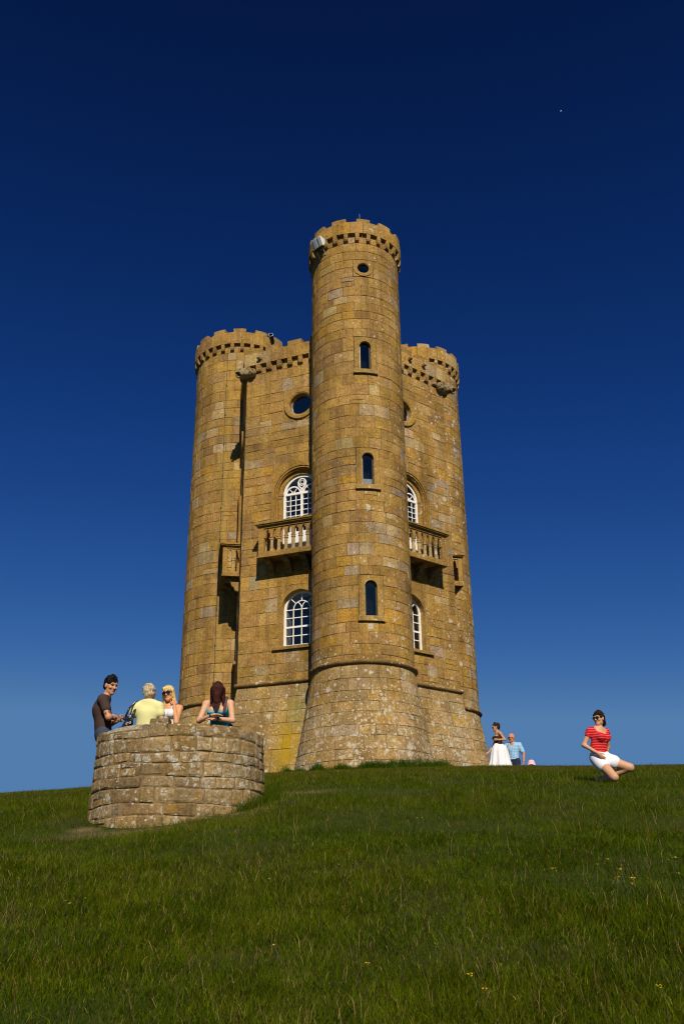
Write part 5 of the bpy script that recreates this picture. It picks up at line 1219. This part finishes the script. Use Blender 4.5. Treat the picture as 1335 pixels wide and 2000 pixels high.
def flower(name, label, group, px, py, kind, proto=[None, None]):
    i = 0 if kind == 'b' else 1; z = gz(px, py); hh = rng.uniform(.10, .16)
    if proto[i] is None:
        r0 = empty(name, (px, py, z), label, 'flower', group); mb = MB(); tube(mb, [(px, py, z-.02), (px+.01, py, z+.05), (px+.005, py-.012, z+.098)], .0018, 5); mb.build('stem', M['stem'], r0)
        npet = 5 if i == 0 else 14; mb = MB(); c = np.array([px+.005, py-.014, z+.10])
        for k in range(npet):
            a = 2*math.pi*k/npet; da = math.pi/npet*.95; R_ = .014 if i == 0 else .012; up = .010 if i == 0 else .002
            f2 = lambda r_, t, u: c+np.array([r_*math.cos(t), r_*math.sin(t)-u*.5, u])
            mb.add([f2(.001, a, 0), f2(R_*.7, a-da, up*.6), f2(R_, a-da*.5, up), f2(R_, a+da*.5, up), f2(R_*.7, a+da, up*.6)], [(0, 1, 2, 3, 4)])
        mb.build('petals', M['buttercup'] if i == 0 else M['daisy'], r0)
        mb = MB(); tube(mb, [c, c+np.array([0, -.001, .005])], [.005, .003], 8); mb.build('flower_centre', M['daisy_eye'], r0); proto[i] = r0; return
    r0 = proto[i].copy(); COL.objects.link(r0); r0['label'] = label; r0.location = (px, py, z+rng.uniform(-.03, .03)); r0.rotation_euler = (rng.uniform(-.15, .25), 0, rng.uniform(-3, 3)); s_ = rng.uniform(.9, 1.5); r0.scale = (s_,)*3
    for ch in proto[i].children: q = ch.copy(); COL.objects.link(q); q.parent = r0
BL = ['left one of four buttercups clustered in the grass at the middle right', 'topmost of four buttercups clustered in the grass at the middle right', 'lowest of four buttercups clustered in the grass at the middle right', 'right one of four buttercups clustered in the grass at the middle right',
  'left of a pair of buttercups below the kneeling woman', 'right of a pair of buttercups below the kneeling woman', 'upper of two buttercups close together near the right edge of the slope', 'lower of two buttercups close together near the right edge of the slope', 'small buttercup just under the close pair near the right edge', 'lowest small buttercup under the close pair near the right edge',
  'upper of two buttercups in the near grass at the bottom right of centre', 'lower of two buttercups in the near grass at the bottom right of centre', 'lone buttercup in the near grass by the bottom right corner', 'lone buttercup at the right edge half way down the slope', 'lone buttercup in the near grass at the bottom middle', 'highest buttercup on the slope, below the man in blue']
for (px, py), lb in zip(((1.46, -24.31), (1.55, -24.26), (1.52, -24.36), (1.56, -24.30), (1.98, -23.91), (2.08, -23.91), (1.95, -24.66), (1.94, -24.71), (1.84, -24.76), (1.88, -24.9), (.62, -26.76), (.64, -26.86), (1.43, -26.86), (2.34, -24.61), (.14, -26.36), (2.13, -21.96)), BL):
    flower('buttercup', lb, 'buttercups in the grass', px, py, 'b')
DL = ['white daisy in the middle of the slope below the front turret', 'middle of three white daisies high on the slope below the tower', 'right one of three white daisies high on the slope below the tower', 'left one of three white daisies high on the slope below the tower', 'white daisy by the left edge of the slope', 'left one of three white daisies low on the left of the slope', 'right one of three white daisies low on the left of the slope', 'middle one of three white daisies low on the left of the slope', 'white daisy below the bastion left of the middle of the slope',
  'right one of two white daisies near the right edge', 'left one of two white daisies near the right edge', 'white daisy among the buttercups at the right of the slope', 'white daisy in the near grass at the bottom left of the middle']
for (px, py), lb in zip(((-.02, -23.86), (.77, -21.86), (.83, -21.81), (.68, -21.86), (-2.41, -24.01), (-1.83, -24.81), (-1.71, -24.81), (-1.76, -24.85), (-.54, -24.26), (2.52, -24.01), (2.47, -24.06), (1.84, -24.91), (-.3, -26.1)), DL):
    flower('daisy', lb, 'daisies in the grass', px, py, 'd')
